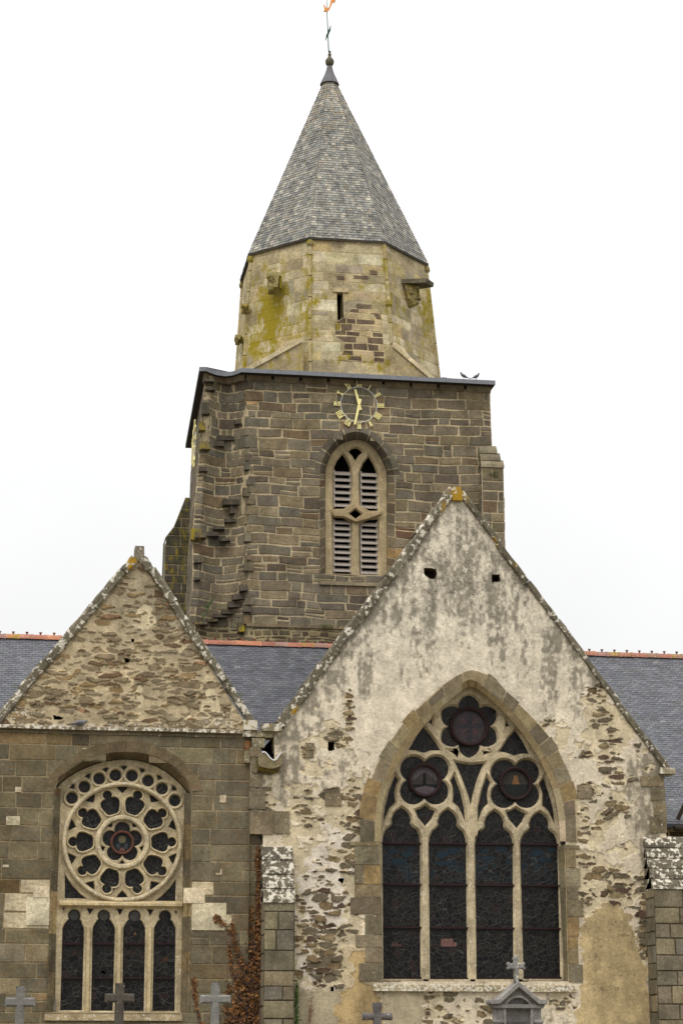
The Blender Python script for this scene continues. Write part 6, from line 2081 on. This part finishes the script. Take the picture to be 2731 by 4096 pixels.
me = panel_mesh(toX(arch2(60)), [toX([(a, b + (1 if b > 4100 else 0)) for a, b in arch2(51)][:-1] + [(51, 4109)])], YM - .05, .05, .008, 0, 1.0)
finish_panel('arch_moulding', me, M['grave'], mm, pcol((138, 136, 134)), paux(.15, .4, 0))
me = panel_mesh(toX([(-112, 4018), (-112, 3998), (-84, 3998), (0, 3926), (84, 3998), (112, 3998), (112, 4018), (78, 4018), (0, 3950), (-78, 4018)]), [], YM - .14, .46, .012, 0, 1.0)
finish_panel('pediment', me, M['grave'], mm, pcol((138, 136, 134)), paux(.2, .45, 0))
me = panel_mesh(toX([(-104, 4026), (-104, 4018), (104, 4018), (104, 4026), (96, 4034), (-96, 4034)]), [], YM - .08, .34, .008, 0, 1.0)
finish_panel('cornice', me, M['grave'], mm, pcol((130, 128, 126)), paux(.1, .45, 0))
for s_ in (-1, 1):
    me = panel_mesh(toX([(s_ * 64, 4400), (s_ * 96, 4400), (s_ * 96, 4092), (s_ * 64, 4092)]), [], YM - .06, .1, .01, 0, 1.0)
    finish_panel('pilaster', me, M['grave'], mm, pcol((130, 128, 126)), paux(.1, .4, 0))
    me = panel_mesh(toX([(s_ * 60, 4092), (s_ * 100, 4092), (s_ * 98, 4080), (s_ * 62, 4080)]), [], YM - .08, .13, .01, 0, 1.0)
    finish_panel('capital', me, M['grave'], mm, pcol((138, 136, 134)), paux(.1, .4, 0))
cr = [(-9, 3930), (9, 3930), (8, 3880), (10, 3876), (24, 3875), (32, 3880), (37, 3872), (30, 3864), (37, 3855), (32, 3848), (24, 3854), (9, 3852), (9, 3840), (13, 3834), (7, 3828), (0, 3821), (-7, 3828), (-13, 3834), (-9, 3840), (-9, 3852), (-24, 3854), (-32, 3848), (-37, 3855), (-30, 3864), (-37, 3872), (-32, 3880), (-24, 3875), (-10, 3876), (-8, 3880)]
me = panel_mesh(toX([(a - 3, b) for a, b in cr]), [], YM - .03, .12, .012, 0, 1.0)
finish_panel('cross', me, M['grave'], mm, pcol((138, 138, 137)), paux(.5, .4, 0))
mb = MB(); mb.box(XM - 120 * sM, XM + 120 * sM, YM - .35, YM + .45, 0, .22, gc, ga); mb.build('plinth', M['grave'], mm)

# =================================================================== PIGEONS


def pigeon(label, px, py, Y, hx, hy, pose='stand', col=(74, 76, 84), tailup=0.0):
    c = P(px, py, Y)
    base = Vector((c.x, c.y, ZE + .26 if py < 1600 else c.z))
    t = thing('pigeon', label, 'pigeon', base, 'pigeons perched on the church')
    t.scale = (.7, .7, .7) if py < 1600 else (1, 1, 1)
    h = Vector((hx, hy, 0)).normalized(); up = Vector((0, 0, 1))
    if pose == 'stand': sp_ = [(-.17, .065, .012), (-.13, .075, .03), (-.08, .10, .05), (-.02, .135, .066), (.04, .17, .064), (.075, .205, .045), (.095, .24, .032), (.105, .262, .034), (.112, .285, .031), (.12, .30, .012)]
    else: sp_ = [(-.19, .045, .012), (-.14, .05, .03), (-.08, .065, .052), (0, .075, .064), (.06, .08, .056), (.10, .095, .036), (.125, .11, .033), (.145, .115, .029), (.16, .114, .010)]
    mb = MB()
    mb.tube([base + h * a + up * b for a, b, _ in sp_], [r for _, _, r in sp_], 12, A(*col))
    mb.build('body', M['bird'], t, smooth=True)
    e = sp_[-1]
    mb = MB(); q = base + h * (e[0] - .01) + up * (e[1] - .012)
    mb.tube([q, q + h * .022 - up * .006], [.009, .002], 6, A(60, 56, 56)); mb.build('beak', M['bird'], t)
    mb = MB(); s = h.cross(up)
    b0 = base + h * sp_[0][0] + up * sp_[0][1]
    b1 = base + h * -.09 + up * (sp_[2][1])
    e_ = b0 - h * .10 - up * (.04 if pose == 'stand' else .01)
    mb.hexa([b1 - s * .03 - up * .012, b1 + s * .03 - up * .012, b1 + s * .03 + up * .006, b1 - s * .03 + up * .006, e_ - s * .035 - up * .004, e_ + s * .035 - up * .004, e_ + s * .035 + up * .004, e_ - s * .035 + up * .004], A(52, 54, 60))
    mb.build('tail', M['bird'], t)
    for sg in (-1, 1):
        mb = MB()
        w0 = base + h * .05 + up * (sp_[4][1] + .01) + s * sg * .05
        w1 = base + h * -.03 + up * (sp_[3][1]) + s * sg * .062; w2 = base - h * .15 + up * (sp_[1][1]) + s * sg * .02
        mb.tube([w0, w1, w2], [.02, .034, .006], 8, A(96, 98, 104)); mb.build('wing', M['bird'], t, smooth=True)
        if pose == 'stand':
            mb = MB(); l = base + s * sg * .022 + up * .11 - h * .01
            mb.tube([l, base + s * sg * .022 + up * .004, base + s * sg * .022 + h * .03 + up * .002], [.010, .006, .004], 6, A(140, 70, 66)); mb.build('leg', M['bird'], t)
    return t


mbd, tb_, bb2 = new_mat('feathers')
at_ = nd(tb_, 'ShaderNodeAttribute', attribute_name='Col')
tb_.links.new(at_.outputs['Color'], bb2.inputs['Base Color']); bb2.inputs['Roughness'].default_value = .75
M['bird'] = mbd
ye = 56.3
zz_ = lambda px, Y: None
pigeon('pigeon facing left near the right end of the tower eave', 1853, 1516, 55.95, -1, .15)
pigeon('pigeon facing right at the right end of the tower eave', 1904, 1519, 55.95, 1, .1)
pigeon('pigeon with raised tail half hidden behind the lead eave, nearest the drum', 1772, 1517, 56.15, 1, .2, 'sit')
pigeon('pigeon peeping over the lead eave between the drum and the others', 1792, 1518, 56.2, 1, .1, 'sit')
pigeon('grey pigeon sitting on the string course under the rubble gable', 322, 2904, YW - .10, 1, -.15, 'sit', (104, 106, 112))

# =================================================================== CREEPER


def leaf_cloud(mb, pts, r_, size, cols, n, spread, Y, out=.1):
    for _ in range(n):
        px, py, sx, sy = r_.choice(pts)
        a, b = r_.gauss(px, sx), r_.gauss(py, sy)
        if b > 4500: continue
        c = P(a, b, Y); c.y -= r_.uniform(.01, out)
        s = size * r_.uniform(.6, 1.3)
        u = Vector((r_.uniform(-1, 1), r_.uniform(-.6, .2), r_.uniform(-1, 1))).normalized()
        v = u.cross(Vector((r_.uniform(-.4, .4), -1, r_.uniform(-.1, .7)))).normalized()
        k = r_.choice(cols)
        q = .8 + .4 * r_.random()
        cc = tuple(x * q for x in A(*k))
        mb.face([c - u * s, c - v * s * .55 - u * s * .2, c + u * s, c + v * s * .6 + Vector((0, -s * .3, 0))], cc)


lm, lt_, lb_ = new_mat('creeper_leaf')
at_ = nd(lt_, 'ShaderNodeAttribute', attribute_name='Col')
lt_.links.new(at_.outputs['Color'], lb_.inputs['Base Color']); lb_.inputs['Roughness'].default_value = .7
M['leaf'] = lm
cv = thing('creeper', 'rust brown climbing creeper spreading up the wall beside the buttress', 'climbing plant', (PX(990, 4090, YW), YW - .1, 0))
r_ = random.Random(9)
stems = [[(1035, 4400), (1030, 4000), (1028, 3800), (1034, 3600), (1030, 3420)], [(1010, 4400), (1000, 4050), (985, 3880), (950, 3790), (905, 3700), (872, 3680), (862, 3670)], [(990, 4400), (985, 4000), (975, 3900), (940, 3810), (930, 3700)],
         [(1000, 4400), (970, 4050), (960, 3960), (930, 3900), (915, 3790)], [(880, 4400), (800, 4100), (782, 4000), (775, 3920)], [(1020, 4400), (1015, 3900), (1000, 3750), (1003, 3640)], [(960, 4400), (930, 4150), (900, 4040), (915, 3950)]]
for st in stems:
    mb = MB()
    pl = [P(a + r_.uniform(-4, 4), b, YW - .04) for a, b in smooth_line(st, 2)]
    mb.tube(pl, [max(.004, .014 * (1 - i / len(pl)) + .004) for i in range(len(pl))], 5, A(84, 62, 44))
    mb.build('stem', M['leaf'], cv)
mb = MB()
cols = [(98, 62, 24), (82, 50, 22), (114, 76, 32), (62, 40, 20), (126, 88, 42), (48, 34, 20)]
dense = [(1000, 4020, 26, 60), (985, 3930, 24, 45), (1015, 3900, 14, 60), (1030, 3800, 9, 80), (1000, 4100, 40, 60), (960, 4080, 26, 50), (1034, 4080, 12, 60), (1035, 4000, 10, 90), (1030, 3980, 12, 120), (975, 4040, 30, 60), (1000, 4200, 60, 90), (950, 4200, 60, 80)]
leaf_cloud(mb, dense, r_, .045, cols, 3900, 1, YW, .16)
thin = []
for st in stems:
    for a, b in smooth_line(st, 2):
        if b < 4200: thin.append((a, b, 5, 8))
leaf_cloud(mb, thin, r_, .032, cols[:5], 1500, 1, YW, .08)
leaf_cloud(mb, [(1032, y_, 6, 18) for y_ in range(3420, 3800, 22)], r_, .035, cols[:5], 420, 1, YW, .09)
mb.build('leaves', M['leaf'], cv)
# green plant at the foot of the buttress and small weeds
wp = thing('wall_plant', 'small green fern tuft growing at the right side of the lower buttress', 'plant', (PX(1182, 4060, YR), YR - .1, 0))
mb = MB(); leaf_cloud(mb, [(1183, 4060, 5, 40), (1172, 4090, 10, 16), (1185, 3980, 3, 30), (1180, 4200, 14, 60)], r_, .03, [(60, 84, 28), (78, 100, 34), (44, 62, 24)], 520, 1, YR - .05, .14)
mb.build('leaves', M['leaf'], wp)
mb = MB(); mb.tube([(PX(1182, 4060, YR), YR - .03, 0), (PX(1183, 4060, YR), YR - .03, PZ(1183, 3960, YR))], [.01, .004], 5, A(60, 70, 40)); mb.build('stem', M['leaf'], wp)
wp = thing('wall_plant', 'dry brown twiggy climber on the lower plaster beside the buttress', 'plant', (PX(1240, 4060, YR), YR - .05, 0))
mb = MB(); leaf_cloud(mb, [(1238, 4060, 4, 24), (1246, 4020, 5, 30), (1233, 4120, 5, 30)], r_, .018, [(120, 84, 62), (96, 66, 50)], 110, 1, YR - .02, .05)
mb.build('leaves', M['leaf'], wp)
mb = MB(); mb.tube([P(1232, 4500, YR - .03), P(1238, 4060, YR - .03), P(1250, 3950, YR - .03)], [.006, .004, .003], 4, A(110, 84, 66)); mb.build('stem', M['leaf'], wp)
bz_ = P(822, 2455, YT - .15)
wp = thing('wall_plant', 'spindly flowering weed rooted on the broken stair stones of the tower', 'plant', bz_)
mb = MB(); leaf_cloud(mb, [(826, 2440, 7, 10), (836, 2420, 6, 8), (843, 2408, 4, 6), (815, 2462, 5, 6)], r_, .035, [(66, 82, 40), (84, 96, 50)], 70, 1, YT - .12, .06)
leaf_cloud(mb, [(852, 2412, 3, 4)], r_, .02, [(120, 90, 130)], 8, 1, YT - .14, .05)
mb.build('leaves', M['leaf'], wp)
mb = MB(); mb.tube([P(820, 2468, YT - .15), P(834, 2430, YT - .17), P(848, 2402, YT - .18)], [.008, .005, .003], 4, A(70, 78, 46)); mb.build('stem', M['leaf'], wp)
tf = thing('wall_plant', 'low green grass tuft on the ledge at the foot of the tower', 'plant', P(1305, 2512, YT - .1))
mb = MB(); leaf_cloud(mb, [(1305, 2508, 14, 4)], r_, .03, [(70, 74, 34), (90, 86, 40)], 60, 1, YT - .05, .08); mb.build('leaves', M['leaf'], tf)
tf = thing('wall_plant', 'tiny plant clinging to the slim tower buttress', 'plant', P(1976, 1896, YT - .3))
mb = MB(); leaf_cloud(mb, [(1976, 1896, 8, 5)], r_, .028, [(64, 66, 36), (80, 78, 44)], 40, 1, YT - .3, .06); mb.build('leaves', M['leaf'], tf)
# ------------------------------------------------------------------ ground
mb = MB()
mb.face([(-600, -300, 0), (600, -300, 0), (600, 900, 0), (-600, 900, 0)], A(110, 108, 84))
gm = plain_mat('churchyard_gravel', A(100, 97, 84), .95, 0, .3, 3)
g = mb.build('ground', gm, None); g['kind'] = 'structure'
